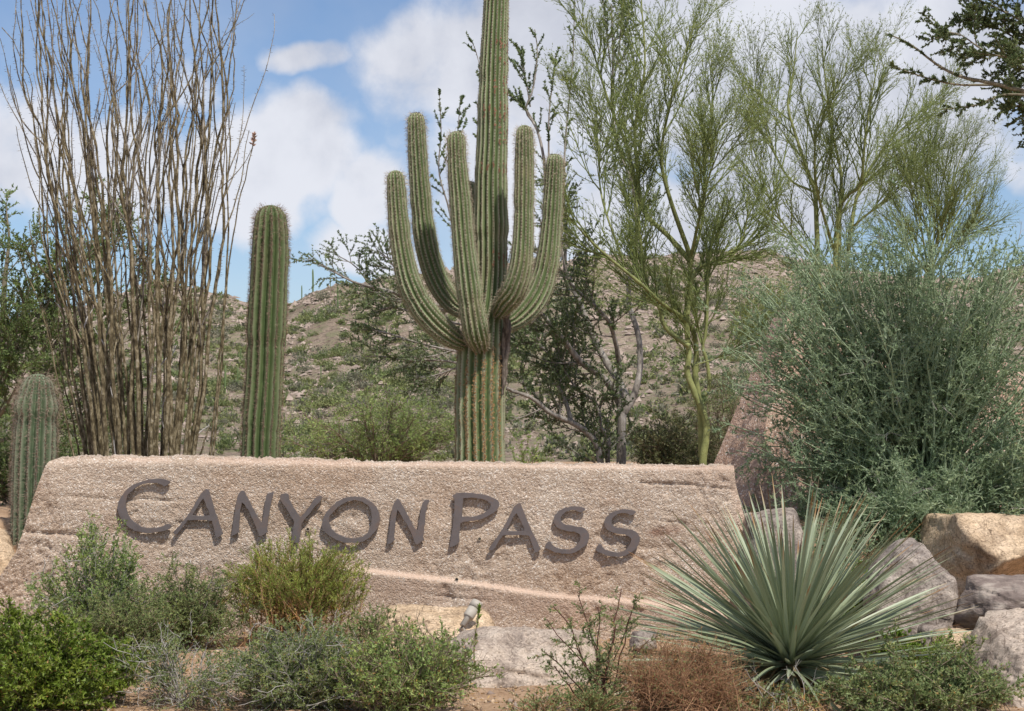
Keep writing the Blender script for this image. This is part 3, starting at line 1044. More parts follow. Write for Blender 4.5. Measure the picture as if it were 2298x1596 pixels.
    # ---- weep pipes
    for a, b_ in ((770, 1323), (1199, 1347), (1142, 1448)):
        cx, cz = S(a, b_)
        ang = np.arange(12) * 2 * math.pi / 12
        mb = MB()
        y0 = WY - (.016 if b_ < 1400 else .026)
        for (r0, y_a, r1, y_b, mi) in ((.0135, y0 + .08, .0135, y0, 0), (.0135, y0, .0105, y0, 0), (.0105, y0, .0105, y0 + .07, 1), (.0105, y0 + .07, .0002, y0 + .0705, 1)):
            A = np.stack([cx + r0 * np.cos(ang), 0 * ang + y_a, cz + r0 * np.sin(ang)], -1)
            B = np.stack([cx + r1 * np.cos(ang), 0 * ang + y_b, cz + r1 * np.sin(ang)], -1)
            i = np.arange(12)
            mb.add(np.vstack([A, B]), np.stack([i, (i + 1) % 12, 12 + (i + 1) % 12, 12 + i], -1), mi)
        mb.build('weep_pipe', [M['pipe_rim'], M['pipe_dark']], root, smooth=True)


build_wall()


def build_tall_wall():
    root = thing('tall_wall', at(1690, 1190, 15.3), 'tall tapering aggregate wall rising behind the blue green bush', 'wall')
    Lb, Lt = at(1545, 1180, 15.95), at(1742, 697, 16.35)
    Cb, Ct = at(1672, 1190, 15.35), at(1768, 699, 16.0)
    Rb, Rt = at(2560, 1250, 17.2), at(2520, 930, 17.3)
    nb = 40
    def face(a, b, c, d, nu, nv, seed, amp):
        u = np.linspace(0, 1, nu)[None, :, None]
        v = np.linspace(0, 1, nv)[:, None, None]
        G = (a * (1 - u) + b * u) * (1 - v) + (d * (1 - u) + c * u) * v
        nrm = unit(np.cross(b - a, d - a))
        disp = amp * fbm(G * 6, 4, seed) + amp * .35 * rng.normal(size=G.shape[:2])
        # form-board seams
        z = G[..., 2]
        for zz in (1.62, 1.95, 2.32):
            disp -= .016 * np.exp(-((z - zz - .01 * fbm(G * 3, 2, 5)) / .012) ** 2)
        env = np.minimum(1, 8 * np.minimum.reduce([u[..., 0] + 0 * v[..., 0], 1 - u[..., 0] + 0 * v[..., 0], v[..., 0] + 0 * u[..., 0], 1 - v[..., 0] + 0 * u[..., 0]]))
        G = G + nrm * (disp * env)[..., None]
        ii = np.arange(nu * nv).reshape(nv, nu)
        return G, np.stack([ii[:-1, :-1], ii[:-1, 1:], ii[1:, 1:], ii[1:, :-1]], -1).reshape(-1, 4)
    mb = MB()
    mb.add(*face(Lb, Cb, Ct, Lt, 90, 140, 3, .004))
    mb.add(*face(Cb, Rb, Rt, Ct, 120, 100, 4, .010))
    Bb, Bt = Lb + np.array([3.2, 2.4, 0]), Lt + np.array([2.6, 1.8, -.4])
    mb.add(*face(Lt, Ct, Rt, Bt, 24, 24, 5, .02))
    mb.add(*face(Rb, Bb, Bt, Rt, 20, 20, 6, .01))
    mb.add(*face(Bb, Lb, Lt, Bt, 20, 20, 7, .01))
    mb.build('wall_body', M['tall'], root)


build_tall_wall()

# ================================================================== CACTI
def cactus_piece(pts, ribs, depth=.2, step=.03, tipdome=1.0, spine=.025, pale=True, areo=.026, lean=0.0, wob=.02, scars=None, cork=None, seed=0, spn=5, pinch=2):
    """pts: (px, py, Y, width px) from base to tip. Returns body and spine builders."""
    q = np.array([[*at(p[0], p[1], p[2]), p[3] / 2 * p[2] / FPX] for p in pts])
    ln = np.sum(np.linalg.norm(np.diff(q[:, :3], axis=0), axis=1))
    K = int(ln / step)
    Q = spline(q, K)
    P, R = Q[:, :3], Q[:, 3].copy()
    s = np.concatenate([[0], np.cumsum(np.linalg.norm(np.diff(P, axis=0), axis=1))])
    # dome at the tip
    Rt = R[-1]
    P2, R2, s2 = [], [], []
    for a in np.linspace(.12, 1, 9) * math.pi / 2:
        P2.append(P[-1] + unit(P[-1] - P[-2]) * Rt * math.sin(a) * tipdome)
        R2.append(Rt * max(math.cos(a), .06))
        s2.append(s[-1] + Rt * math.sin(a))
    P = np.vstack([P, P2])
    R = np.concatenate([R, R2])
    s = np.concatenate([s, s2])
    K = len(P)
    R = R * (1 + wob * fbm(np.stack([s * 3.1, 0 * s + seed, 0 * s], -1), 3, 7 + seed))
    for _ in range(pinch):                     # waists left by dry years
        s0 = rng.uniform(.12, .95) * s[-1]
        R = R * (1 - rng.uniform(.03, .085) * np.exp(-((s - s0) / rng.uniform(.02, .05)) ** 2) + rng.uniform(0, .05) * np.exp(-((s - s0 - .10) / .08) ** 2))
    T = unit(np.gradient(P, axis=0))
    ref = np.array([0, 1., 0])
    U = unit(np.cross(T, ref))
    W = np.cross(T, U)
    m = ribs * 8
    th = np.arange(m) / m * 2 * math.pi
    ph = .05 * fbm(np.stack([s * 1.2, 0 * s + 3 + seed, 0 * s], -1), 2, 3)
    TH = th[None, :] + ph[:, None] + .012 * fbm(np.stack([s[:, None] * 6 + 0 * th, np.cos(th)[None] * 3 + 0 * s[:, None], np.sin(th)[None] * 3 + 0 * s[:, None]], -1), 2, 4)
    cr = np.abs(np.cos(ribs * th / 2))
    prof = 1 - depth + depth * cr ** 1.25
    small = 1 + .022 * fbm(np.stack([s[:, None] * 14 + 0 * th, np.cos(th)[None] * 4 + 0 * s[:, None], np.sin(th)[None] * 4 + 0 * s[:, None]], -1), 2, 14)
    rr = R[:, None] * prof[None, :] * small
    V = P[:, None, :] + rr[..., None] * (np.cos(TH)[..., None] * U[:, None] + np.sin(TH)[..., None] * W[:, None])
    ii = np.arange(K * m).reshape(K, m)
    jn = np.roll(ii, -1, axis=1)
    F = np.stack([ii[:-1], jn[:-1], jn[1:], ii[1:]], -1).reshape(-1, 4)
    body = MB().add(V, F)
    crest = np.tile(cr ** 7, (K, 1)).reshape(-1)
    # ---- spines along the crests
    ks = np.interp(np.arange(s[0] + .01, s[-1] - .002, areo), s, np.arange(K))
    pos, nrm, tg, far, sv = [], [], [], [], []
    for j in range(ribs):
        t_ = 2 * math.pi * j / ribs
        kk = ks + rng.uniform(-.3, .3)
        kk = np.clip(kk, 0, K - 1.001)
        i = kk.astype(int)
        w = (kk - i)[:, None]
        def L_(A):
            return A[i] * (1 - w) + A[i + 1] * w
        phk = (ph[i] * (1 - w[:, 0]) + ph[i + 1] * w[:, 0])[:, None]
        n_ = np.cos(t_ + phk) * L_(U) + np.sin(t_ + phk) * L_(W)
        pos.append(L_(P) + n_ * (L_(R[:, None])))
        nrm.append(n_)
        tg.append(L_(T))
        sv.append(L_(s[:, None])[:, 0])
    pos, nrm, tg, sv = np.vstack(pos), unit(np.vstack(nrm)), unit(np.vstack(tg)), np.concatenate(sv)
    top = ss(s[-1] - .5, s[-1] - .05, sv)
    Mn = len(pos)
    sd = unit(np.cross(nrm, tg))
    a = rng.uniform(.7, 1.25, Mn)[:, None]
    A = [pos + nrm * .0035 + tg * .0085 * a, pos + nrm * .002 + sd * .0075 * a, pos + nrm * .0035 - tg * .0085 * a, pos + nrm * .002 - sd * .0075 * a]
    sp = MB().add(np.stack(A, 1), np.arange(Mn * 4).reshape(-1, 4), 0)
    n = spn
    pp = np.repeat(pos, n, 0)
    d = np.repeat(nrm, n, 0) * rng.uniform(.25, 1.1, (Mn * n, 1)) + np.repeat(sd, n, 0) * rng.normal(size=(Mn * n, 1)) * .75 + np.repeat(tg, n, 0) * rng.normal(size=(Mn * n, 1)) * .7
    L = spine * rng.uniform(.5, 1.25, Mn * n) * (1 + .7 * np.repeat(top, n))
    sp.add(*leafq(pp, unit(d), L, .0022), 1)
    if scars:                                  # reddish scabs on some ribs
        hit = np.zeros(Mn)
        for (py0, py1, dens, side) in scars:
            z0, z1 = at(1100, py1, pts[0][2])[2], at(1100, py0, pts[0][2])[2]
            on = (pos[:, 2] > z0) & (pos[:, 2] < z1) & (nrm[:, 1] < .2) & (nrm[:, 0] > side)
            hit += on * dens
        hs = rng.random(Mn) < hit
        c = pos[hs]
        for q_ in range(4):
            e = rng.normal(size=(len(c), 1)) * .010
            f_ = rng.normal(size=(len(c), 1)) * .006
            b0 = c + nrm[hs] * (.0045 + .001 * q_) + tg[hs] * e + sd[hs] * f_
            A = [b0 + tg[hs] * .010, b0 + sd[hs] * .008, b0 - tg[hs] * .009, b0 - sd[hs] * .008]
            sp.add(np.stack(A, 1), np.arange(len(c) * 4).reshape(-1, 4), 2)
    if cork:
        z0, z1 = at(1100, cork[1], pts[0][2])[2], at(1100, cork[0], pts[0][2])[2]
        ribid = np.repeat(np.arange(ribs), len(ks))
        rw = rng.random(ribs)[ribid]
        on = (pos[:, 2] > z0) & (pos[:, 2] < z1) & (nrm[:, 1] < .3)
        hs = on & (rng.random(Mn) < .95 * (rw > .3) * ss(z1, z1 - .4, pos[:, 2]) + .15)
        c = pos[hs]
        for q_ in range(9):
            b0 = c + nrm[hs] * (.003 + .0008 * q_) + tg[hs] * rng.normal(size=(len(c), 1)) * .012 + sd[hs] * rng.normal(size=(len(c), 1)) * .011
            k1, k2 = rng.uniform(.003, .008, (2, len(c), 1))
            A = [b0 + tg[hs] * k1, b0 + sd[hs] * k2, b0 - tg[hs] * k2, b0 - sd[hs] * k1]
            sp.add(np.stack(A, 1), np.arange(len(c) * 4).reshape(-1, 4), 3)
    return body, sp, crest


def cactus_part(name, root, mat, args, spm='spine'):
    body, sp, crest = cactus_piece(**args)
    o = body.build(name, M[mat], root, smooth=True)
    at_ = o.data.attributes.new('crest', 'FLOAT', 'POINT')
    at_.data.foreach_set('value', crest.astype(np.float32))
    sp.build('spines', [M['areole'], M[spm], M['scar'], M['cork']], o, kind='stuff')
    return o


def build_saguaros():
    Y = 16.0
    b = at(1076, 1190, Y)
    root = thing('saguaro', (b[0], Y, float(zg(b[0], Y))), 'tall saguaro with several upturned arms rising behind the wall', 'saguaro')
    cactus_part('trunk', root, 'saguaro', dict(pts=[(1075, 1260, Y, 116), (1076, 1100, Y, 114), (1077, 1000, Y, 110), (1078, 880, Y, 112), (1081, 790, Y, 110), (1086, 735, Y, 96), (1095, 680, Y, 80), (1100, 600, Y, 77), (1101, 500, Y, 77), (1102, 400, Y, 74), (1105, 300, Y, 70), (1107, 200, Y, 67), (1110, 100, Y, 62), (1114, 0, Y, 58), (1117, -120, Y, 54), (1119, -230, Y, 48)],
                ribs=18, depth=.27, wob=.022, spine=.017, spn=4, seed=1,
                scars=[(95, 125, .30, -.2), (170, 215, .28, .1), (240, 272, .6, -.6), (285, 325, .35, -.1), (372, 392, .55, -.7), (560, 600, .35, .1), (0, 400, .06, .3)], cork=(760, 1040)))
    arms = [
        [(1040, 772, Y - .12, 34), (1014, 757, Y - .18, 50), (978, 727, Y - .24, 58), (943, 684, Y - .27, 57), (917, 630, Y - .28, 54), (902, 560, Y - .28, 50), (894, 490, Y - .28, 46), (890, 430, Y - .28, 43), (888, 402, Y - .28, 40)],
        [(1045, 700, Y + .05, 36), (1018, 682, Y + .10, 48), (990, 645, Y + .14, 52), (967, 590, Y + .15, 51), (952, 520, Y + .15, 50), (943, 430, Y + .15, 47), (937, 340, Y + .15, 44), (934, 272, Y + .15, 40)],
        [(1078, 778, Y - .20, 40), (1068, 745, Y - .34, 58), (1060, 700, Y - .38, 59), (1049, 620, Y - .40, 57), (1040, 540, Y - .40, 52), (1034, 460, Y - .40, 49), (1027, 380, Y - .40, 45), (1024, 315, Y - .40, 42)],
        [(1120, 700, Y - .15, 36), (1135, 678, Y - .28, 50), (1153, 652, Y - .38, 56), (1168, 605, Y - .42, 54), (1174, 540, Y - .43, 48), (1176, 450, Y - .43, 46), (1177, 360, Y - .43, 44), (1177, 300, Y - .43, 39)],
        [(1128, 732, Y + .05, 34), (1160, 714, Y + .10, 50), (1192, 682, Y + .14, 58), (1215, 640, Y + .16, 57), (1230, 580, Y + .16, 52), (1237, 510, Y + .16, 47), (1242, 430, Y + .16, 43), (1245, 364, Y + .16, 38)],
        [(1085, 690, Y + .22, 34), (1068, 640, Y + .36, 44), (1060, 560, Y + .40, 44), (1056, 480, Y + .40, 42), (1054, 425, Y + .40, 38)],
    ]
    for i, a in enumerate(arms):
        cactus_part('arm', root, 'saguaro', dict(pts=a, ribs=14, depth=.29, wob=.03, spine=.030, spn=6, seed=10 + i))
    # dead, blackened wood running down the right side below the arms
    P = spline([at(1120, 655, Y - .30), at(1128, 690, Y - .22), at(1137, 725, Y - .14), at(1134, 790, Y - .10), at(1131, 850, Y - .12), at(1127, 885, Y - .16)], 26)
    R = np.interp(np.linspace(0, 1, 26), [0, .15, .4, .8, 1], [.012, .034, .036, .026, .01])
    V, F = tubes(P[None], R[None], 12)
    V = V + .016 * np.stack([fbm(V * np.array([30, 30, 9]) + k, 4, k) for k in range(3)], -1)
    MB().add(V, F).build('dead_wood', M['dead'], root, smooth=True)

    Y = 15.4
    b = at(584, 1190, Y)
    root = thing('saguaro', (b[0], Y, float(zg(b[0], Y))), 'single column green saguaro without arms beside the ocotillo', 'saguaro')
    cactus_part('trunk', root, 'saguaro_young', dict(pts=[(580, 1280, Y, 84), (582, 1100, Y, 83), (584, 1000, Y, 83), (590, 900, Y, 84), (595, 800, Y, 85), (599, 720, Y, 86), (603, 640, Y, 84), (606, 580, Y, 84), (607, 530, Y, 82), (607, 497, Y, 74)],
                ribs=14, depth=.38, wob=.03, pinch=4, spine=.032, spn=9, areo=.020, seed=31), 'spine_dark')
    Y = 14.5
    b = at(76, 1200, Y)
    root = thing('saguaro', (b[0], Y, float(zg(b[0], Y))), 'short grey green cactus column with bristly crown left of the wall', 'saguaro')
    cactus_part('trunk', root, 'barrel', dict(pts=[(66, 1260, Y, 84), (70, 1180, Y, 90), (75, 1080, Y, 96), (79, 980, Y, 97), (82, 910, Y, 92), (84, 878, Y, 78)],
                ribs=16, depth=.32, wob=.012, spine=.042, spn=9, areo=.022, seed=51), 'spine_mid')


build_saguaros()


def build_ocotillo():
    Y0 = 15.2
    b = at(312, 1195, Y0)
    root = thing('ocotillo', (b[0], Y0, float(zg(b[0], Y0))), 'bare grey brown ocotillo with many tall thorny canes', 'ocotillo')
    n = 46
    us = np.linspace(-1, 1, n) + rng.normal(size=n) * .035
    K = 44
    prof_y = np.array([1230, 1100, 1000, 850, 700, 500, 250, 0, -200, -380])
    cx = np.array([318, 316, 315, 312, 308, 300, 287, 268, 258, 250])
    hw = np.array([95, 112, 128, 148, 165, 196, 222, 232, 238, 240])
    for i, u in enumerate(us):
        dep = rng.uniform(-1, 1) * math.sqrt(max(0, 1 - u * u)) if abs(u) < 1 else 0
        topf = rng.uniform(.72, 1.0)
        yy = np.linspace(1230, 1230 - (1230 + 380) * topf, K)
        xc = np.interp(-yy, -prof_y, cx)
        h = np.interp(-yy, -prof_y, hw)
        base_u = u
        s = np.linspace(0, 1, K)
        wav = 17 * np.sin(s * rng.uniform(9, 16) + rng.uniform(0, 6)) * s + 7 * np.sin(s * rng.uniform(20, 34) + rng.uniform(0, 6)) * s
        wav += np.cumsum(rng.normal(size=K)) * 4.2 * s
        px = xc + base_u * h + wav
        Yd = Y0 + dep * (.32 + .45 * s)
        P = np.array([at(a, c, d) for a, c, d in zip(px, yy, Yd)])
        R = (.0185 * (1 - .80 * s) * (1 + .25 * np.exp(-s * 5)) * rng.uniform(.7, 1.15))
        P_, R_ = P[None], R[None]
        mb = MB()
        V, F = tubes(P_, R_, 7)
        # knobbly bark
        V = V + .0035 * np.stack([vnoise(V * 60 + 9 * k, k) for k in range(3)], -1)
        mb.add(V, F, 0)
        allP, allR = [P_], [R_]
        nb = rng.integers(2, 5)
        B, BR = spawn(P_, R_, int(nb), .32, .75, (12, 32), (.6, 1.9), 18, .075, .065, .0075, .35, .2)
        mb.add(*tubes(B, BR, 6), 3 if i % 3 else 0)
        if rng.random() < .4:
            D, DR = spawn(P_, R_, 1, .05, .5, (18, 50), (.12, .4), 8, .03, .12, .006, .5)
            mb.add(*tubes(D, DR, 5), 1)
            mb.add(*leaves(D, 26, 0, 1, (60, 90), (.012, .02), .13, 0), 1)
        if rng.random() < .35:
            D, DR = spawn(B, BR, 1, .4, .9, (15, 40), (.25, .7), 12, .02, .10, .005, .5)
            mb.add(*tubes(D, DR, 5), 0)
            mb.add(*leaves(D, 24, 0, 1, (60, 90), (.012, .02), .13, 0), 0)
        # thorns
        for PP, RR, m_ in ((P_, R_, 300), (B, BR, 90)):
            Vt, Ft = leaves(PP, m_, 0, 1, (65, 95), (.024, .038), .11, 0)
            mb.add(Vt, Ft, 0)
        mb.build('cane', [M['oco'], M['oco_dead'], M['oco_tip'], M['oco_pale']], root, smooth=True)
    # the outlying canes at the right, one ending in dry flowers; leaning canes at the left
    for pts, r, fl in (([(455, 1150), (478, 960), (505, 680), (528, 500), (545, 420), (556, 370), (573, 303)], .011, True), ([(462, 1150), (490, 900), (507, 640), (512, 480), (508, 330), (500, 180), (470, 110)], .012, False),
                       ([(190, 1150), (140, 900), (95, 700), (60, 620), (40, 560)], .010, False), ([(200, 1150), (165, 950), (120, 780), (95, 690)], .010, False), ([(447, 1030), (470, 960), (498, 922)], .008, False)):
        P_, R_ = limb(pts, Y0 + .1, r, r * .35, 26, .006)
        mb = MB().add(*tubes(P_, R_, 6), 0)
        mb.add(*leaves(P_, 160, 0, 1, (65, 95), (.018, .03), .12, 0), 0)
        if fl:
            mb.add(*leaves(P_, 60, .97, 1, (10, 90), (.02, .045), .4, .3), 2)
        mb.build('cane', [M['oco'], M['oco_dead'], M['oco_tip'], M['oco_pale']], root, smooth=True)


build_ocotillo()

# ================================================================== TREES
LEAFTRI = True

def crown(P0, R0, spec, leaf, name, root, bark, lm, tw_side=4, twm=None, extra=None):
    """grow twigs level by level from limbs; the last levels carry leaves. One mesh: the crown."""
    mb = MB()
    P, R = P0, R0
    levels = []
    for k in spec:
        if k is spec[-1]:
            k['K'] = 3
        P, R = spawn(P, R, **k)
        levels.append((P, R))
        mb.add(*tubes(P, R, tw_side if P.shape[0] < 3000 else 3), 0)
    for li, kw in leaf:
        mb.add(*leaves(levels[li][0], **kw), 1)
    return mb.build(name, [M[twm or bark], M[lm]], root), levels


def zc(sc, x0, y0):
    return lambda *p: [((x0 + a / sc) * .89766, (y0 + b_ / sc) * .89766) for a, b_ in p]


def trunkset(root, sets, bark, name='limb', sides=9):
    out = []
    for i, (P, R) in enumerate(sets):
        V, F = tubes(P, R, sides)
        V = V + (.12 * np.repeat(R.reshape(-1), sides)[:, None]) * np.stack([vnoise(V * 14 + 5 * k, k) for k in range(3)], -1)
        MB().add(V, F).build('trunk' if i == 0 else name, M[bark], root, smooth=True)
        out.append((P, R))
    return out


def even(sets, K=14):
    """resample limbs of any length to K points so that they stack"""
    Ps, Rs = [], []
    for P, R in sets:
        t = np.linspace(0, 1, P.shape[1])
        q = np.linspace(0, 1, K)
        Ps.append(np.stack([np.interp(q, t, P[0, :, a]) for a in range(3)], -1))
        Rs.append(np.interp(q, t, R[0]))
    return np.stack(Ps), np.stack(Rs)


def palo_verde_near():
    Y = 19.0
    b = at(1580, 1120, Y)
    root = thing('palo_verde', (b[0], Y, float(zg(b[0], Y))), 'yellow green palo verde with twisted green trunk behind the wall', 'tree')
    z = zc(2.5325, 1600, 550)
    T = [limb([(1580, 1180), (1579, 1120)] + z((400, 1520), (420, 1290), (340, 1080), (298, 960), (310, 850), (295, 650), (300, 500), (318, 400), (322, 230)), Y, .085, .040, 40),
         limb(z((395, 1500), (385, 1230), (352, 1000), (358, 830), (330, 690), (230, 590), (130, 520), (0, 400)) + [(1380, 590), (1330, 545), (1270, 480)], [Y + .1, Y + .1, Y + .1, Y + .1, Y + .05, Y - .1, Y - .3, Y - .5, Y - .6, Y - .7, Y - .8], .075, .014, 40),
         limb(z((412, 1110), (440, 1060), (425, 900), (395, 800), (420, 690)) + [(1590, 600), (1600, 520)], Y - .15, .030, .012, 22),
         limb(z((312, 800), (200, 720), (140, 640), (128, 560), (60, 470)) + [(1440, 560), (1425, 420)], Y - .2, .038, .013, 24),
         limb(z((300, 600), (328, 390), (375, 300), (520, 240), (640, 140)) + [(1680, 470)], Y - .1, .036, .009, 22),
         limb(z((320, 260)) + [(1500, 530), (1440, 465), (1409, 335), (1370, 240), (1335, 130), (1300, 40)], [Y, Y + .2, Y + .4, Y + .5, Y + .6, Y + .6, Y + .7], .042, .007, 24),
         limb([(1440, 470), (1425, 300), (1447, 150), (1440, 10), (1438, -80)], Y + .4, .028, .006, 20),
         limb(z((322, 240)) + [(1505, 450), (1484, 354), (1502, 240), (1530, 140), (1560, 50)], [Y, Y - .2, Y - .3, Y - .4, Y - .5, Y - .5], .038, .006, 22),
         limb(z((322, 235)) + [(1572, 480), (1590, 400), (1618, 330), (1635, 300)], [Y, Y - .4, Y - .6, Y - .8, Y - .9], .026, .005, 20),
         limb([(1548, 600), (1575, 500), (1582, 380), (1600, 250), (1590, 120)], [Y, Y + .3, Y + .6, Y + .8, Y + .9], .026, .005, 20),
         limb([(1400, 590), (1350, 440), (1340, 300), (1305, 200)], [Y - .4, Y - .2, Y, Y], .018, .005, 18),
         limb([(1560, 820), (1640, 790), (1690, 740)], Y - .3, .012, .004, 14)]
    T = [(P, R * (.52 if R[0, 0] > .06 else .72)) for P, R in T]
    trunkset(root, T, 'bark_pv')
    P, R = even(T)
    up = (P[2:], R[2:])
    both = (np.concatenate([P[1:2], P[2:]]), np.concatenate([R[1:2], R[2:]]))
    crown(both[0], both[1], [dict(n=15, t0=.25, ang=(18, 48), L=(.45, 1.05), K=8, up=.075, wig=.07, r=.009, tip=.3, fall=.45),
                    dict(n=11, t0=.1, ang=(14, 42), L=(.24, .62), K=6, up=.075, wig=.08, r=.0045, tip=.4, fall=.5),
                    dict(n=4, t0=.12, ang=(14, 40), L=(.10, .30), K=4, up=.06, wig=.09, r=.0024, tip=.5, fall=.4)],
          [(1, dict(n=8, t0=.2, L=(.018, .038), W=.25, up=.2)), (2, dict(n=6, t0=.05, L=(.018, .038), W=.25, up=.2))], 'crown', root, 'bark_pv', 'leaf_pv', twm='twig_pv')


def palo_verde_far():
    Y = 25.0
    b = at(1850, 1000, Y)
    root = thing('palo_verde', (b[0], Y, float(zg(b[0], Y))), 'airy palo verde with upright branches behind the blue green bush', 'tree')
    T = [limb([(1840, 1040), (1840, 800), (1835, 600), (1833, 512), (1829, 433), (1821, 409), (1792, 323), (1768, 236), (1780, 165), (1790, 70)], Y, .11, .009, 36),
         limb([(1860, 1040), (1880, 700), (1884, 492), (1888, 394), (1876, 335), (1864, 275), (1850, 157), (1845, 85)], Y + .2, .09, .008, 32),
         limb([(1870, 700), (1884, 472), (1931, 413), (1939, 335), (1955, 220), (1976, 118)], [Y, Y - .1, Y - .3, Y - .5, Y - .6, Y - .6], .07, .008, 26),
         limb([(1900, 600), (1923, 441), (1982, 335), (2061, 256), (2120, 195)], [Y, Y + .3, Y + .6, Y + .8, Y + 1], .05, .007, 24),
         limb([(1825, 430), (1770, 400), (1725, 310), (1700, 220), (1690, 130)], [Y, Y + .3, Y + .5, Y + .6, Y + .6], .03, .006, 20),
         limb([(1845, 600), (1770, 520), (1720, 430), (1690, 330)], [Y, Y - .4, Y - .7, Y - .9], .03, .006, 20),
         limb([(1870, 560), (1830, 400), (1840, 260), (1890, 180), (1900, 140)], [Y, Y - .6, Y - .9, Y - 1, Y - 1], .04, .006, 20),
         limb([(1900, 520), (1960, 470), (2040, 400), (2110, 330)], [Y, Y - .5, Y - .8, Y - 1], .03, .006, 20)]
    T = [(P, R * .6) for P, R in T]
    trunkset(root, T, 'bark_pv')
    P, R = even(T)
    crown(P, R, [dict(n=17, t0=.25, ang=(15, 42), L=(.6, 1.5), K=8, up=.07, wig=.07, r=.011, tip=.3, fall=.5),
                 dict(n=12, t0=.12, ang=(14, 40), L=(.3, .7), K=6, up=.05, wig=.08, r=.0055, tip=.4, fall=.5),
                 dict(n=3, t0=.15, ang=(18, 48), L=(.12, .3), K=4, up=.03, wig=.09, r=.003, tip=.5, fall=.4)],
          [(1, dict(n=5, t0=.2, L=(.022, .045), W=.25, up=.2)), (2, dict(n=4, t0=.05, L=(.022, .045), W=.25, up=.2))], 'crown', root, 'bark_pv', 'leaf_pv2', twm='twig_pv')
    Y = 23.5
    b = at(2080, 1000, Y)
    root = thing('palo_verde', (b[0], Y, float(zg(b[0], Y))), 'darker low palo verde right of the airy one against blue sky', 'tree')
    T = [limb([(2075, 1020), (2082, 760), (2088, 560), (2060, 440), (2050, 340)], Y, .08, .009, 26)]
    for tip, dy in (((1985, 420), .4), ((2020, 330), -.3), ((2090, 300), .5), ((2130, 330), -.5), ((2175, 300), .2), ((2150, 400), -.6), ((2215, 370), .5), ((2225, 460), -.2), ((1990, 520), -.5), ((2190, 520), .3)):
        T.append(limb([(2085, 620), (2086 + (tip[0] - 2086) * .4, 620 + (tip[1] - 620) * .5), tip], [Y, Y + dy * .5, Y + dy], .028, .006, 16))
    T = [(P, R * .6) for P, R in T]
    trunkset(root, T, 'bark_pv')
    P, R = even(T)
    crown(P, R, [dict(n=9, t0=.2, ang=(15, 46), L=(.4, 1.05), K=7, up=.08, wig=.07, r=.009, tip=.3, fall=.5),
                 dict(n=12, t0=.12, ang=(12, 38), L=(.25, .65), K=6, up=.07, wig=.09, r=.005, tip=.4, fall=.5),
                 dict(n=3, t0=.15, ang=(18, 50), L=(.1, .26), K=4, up=.02, wig=.1, r=.003, tip=.5, fall=.4)],
          [(1, dict(n=3, t0=.2, L=(.018, .036), W=.25, up=.2)), (2, dict(n=2, t0=.05, L=(.018, .036), W=.25, up=.2))], 'crown', root, 'twig_brown', 'leaf_pv2', twm='twig_pv')


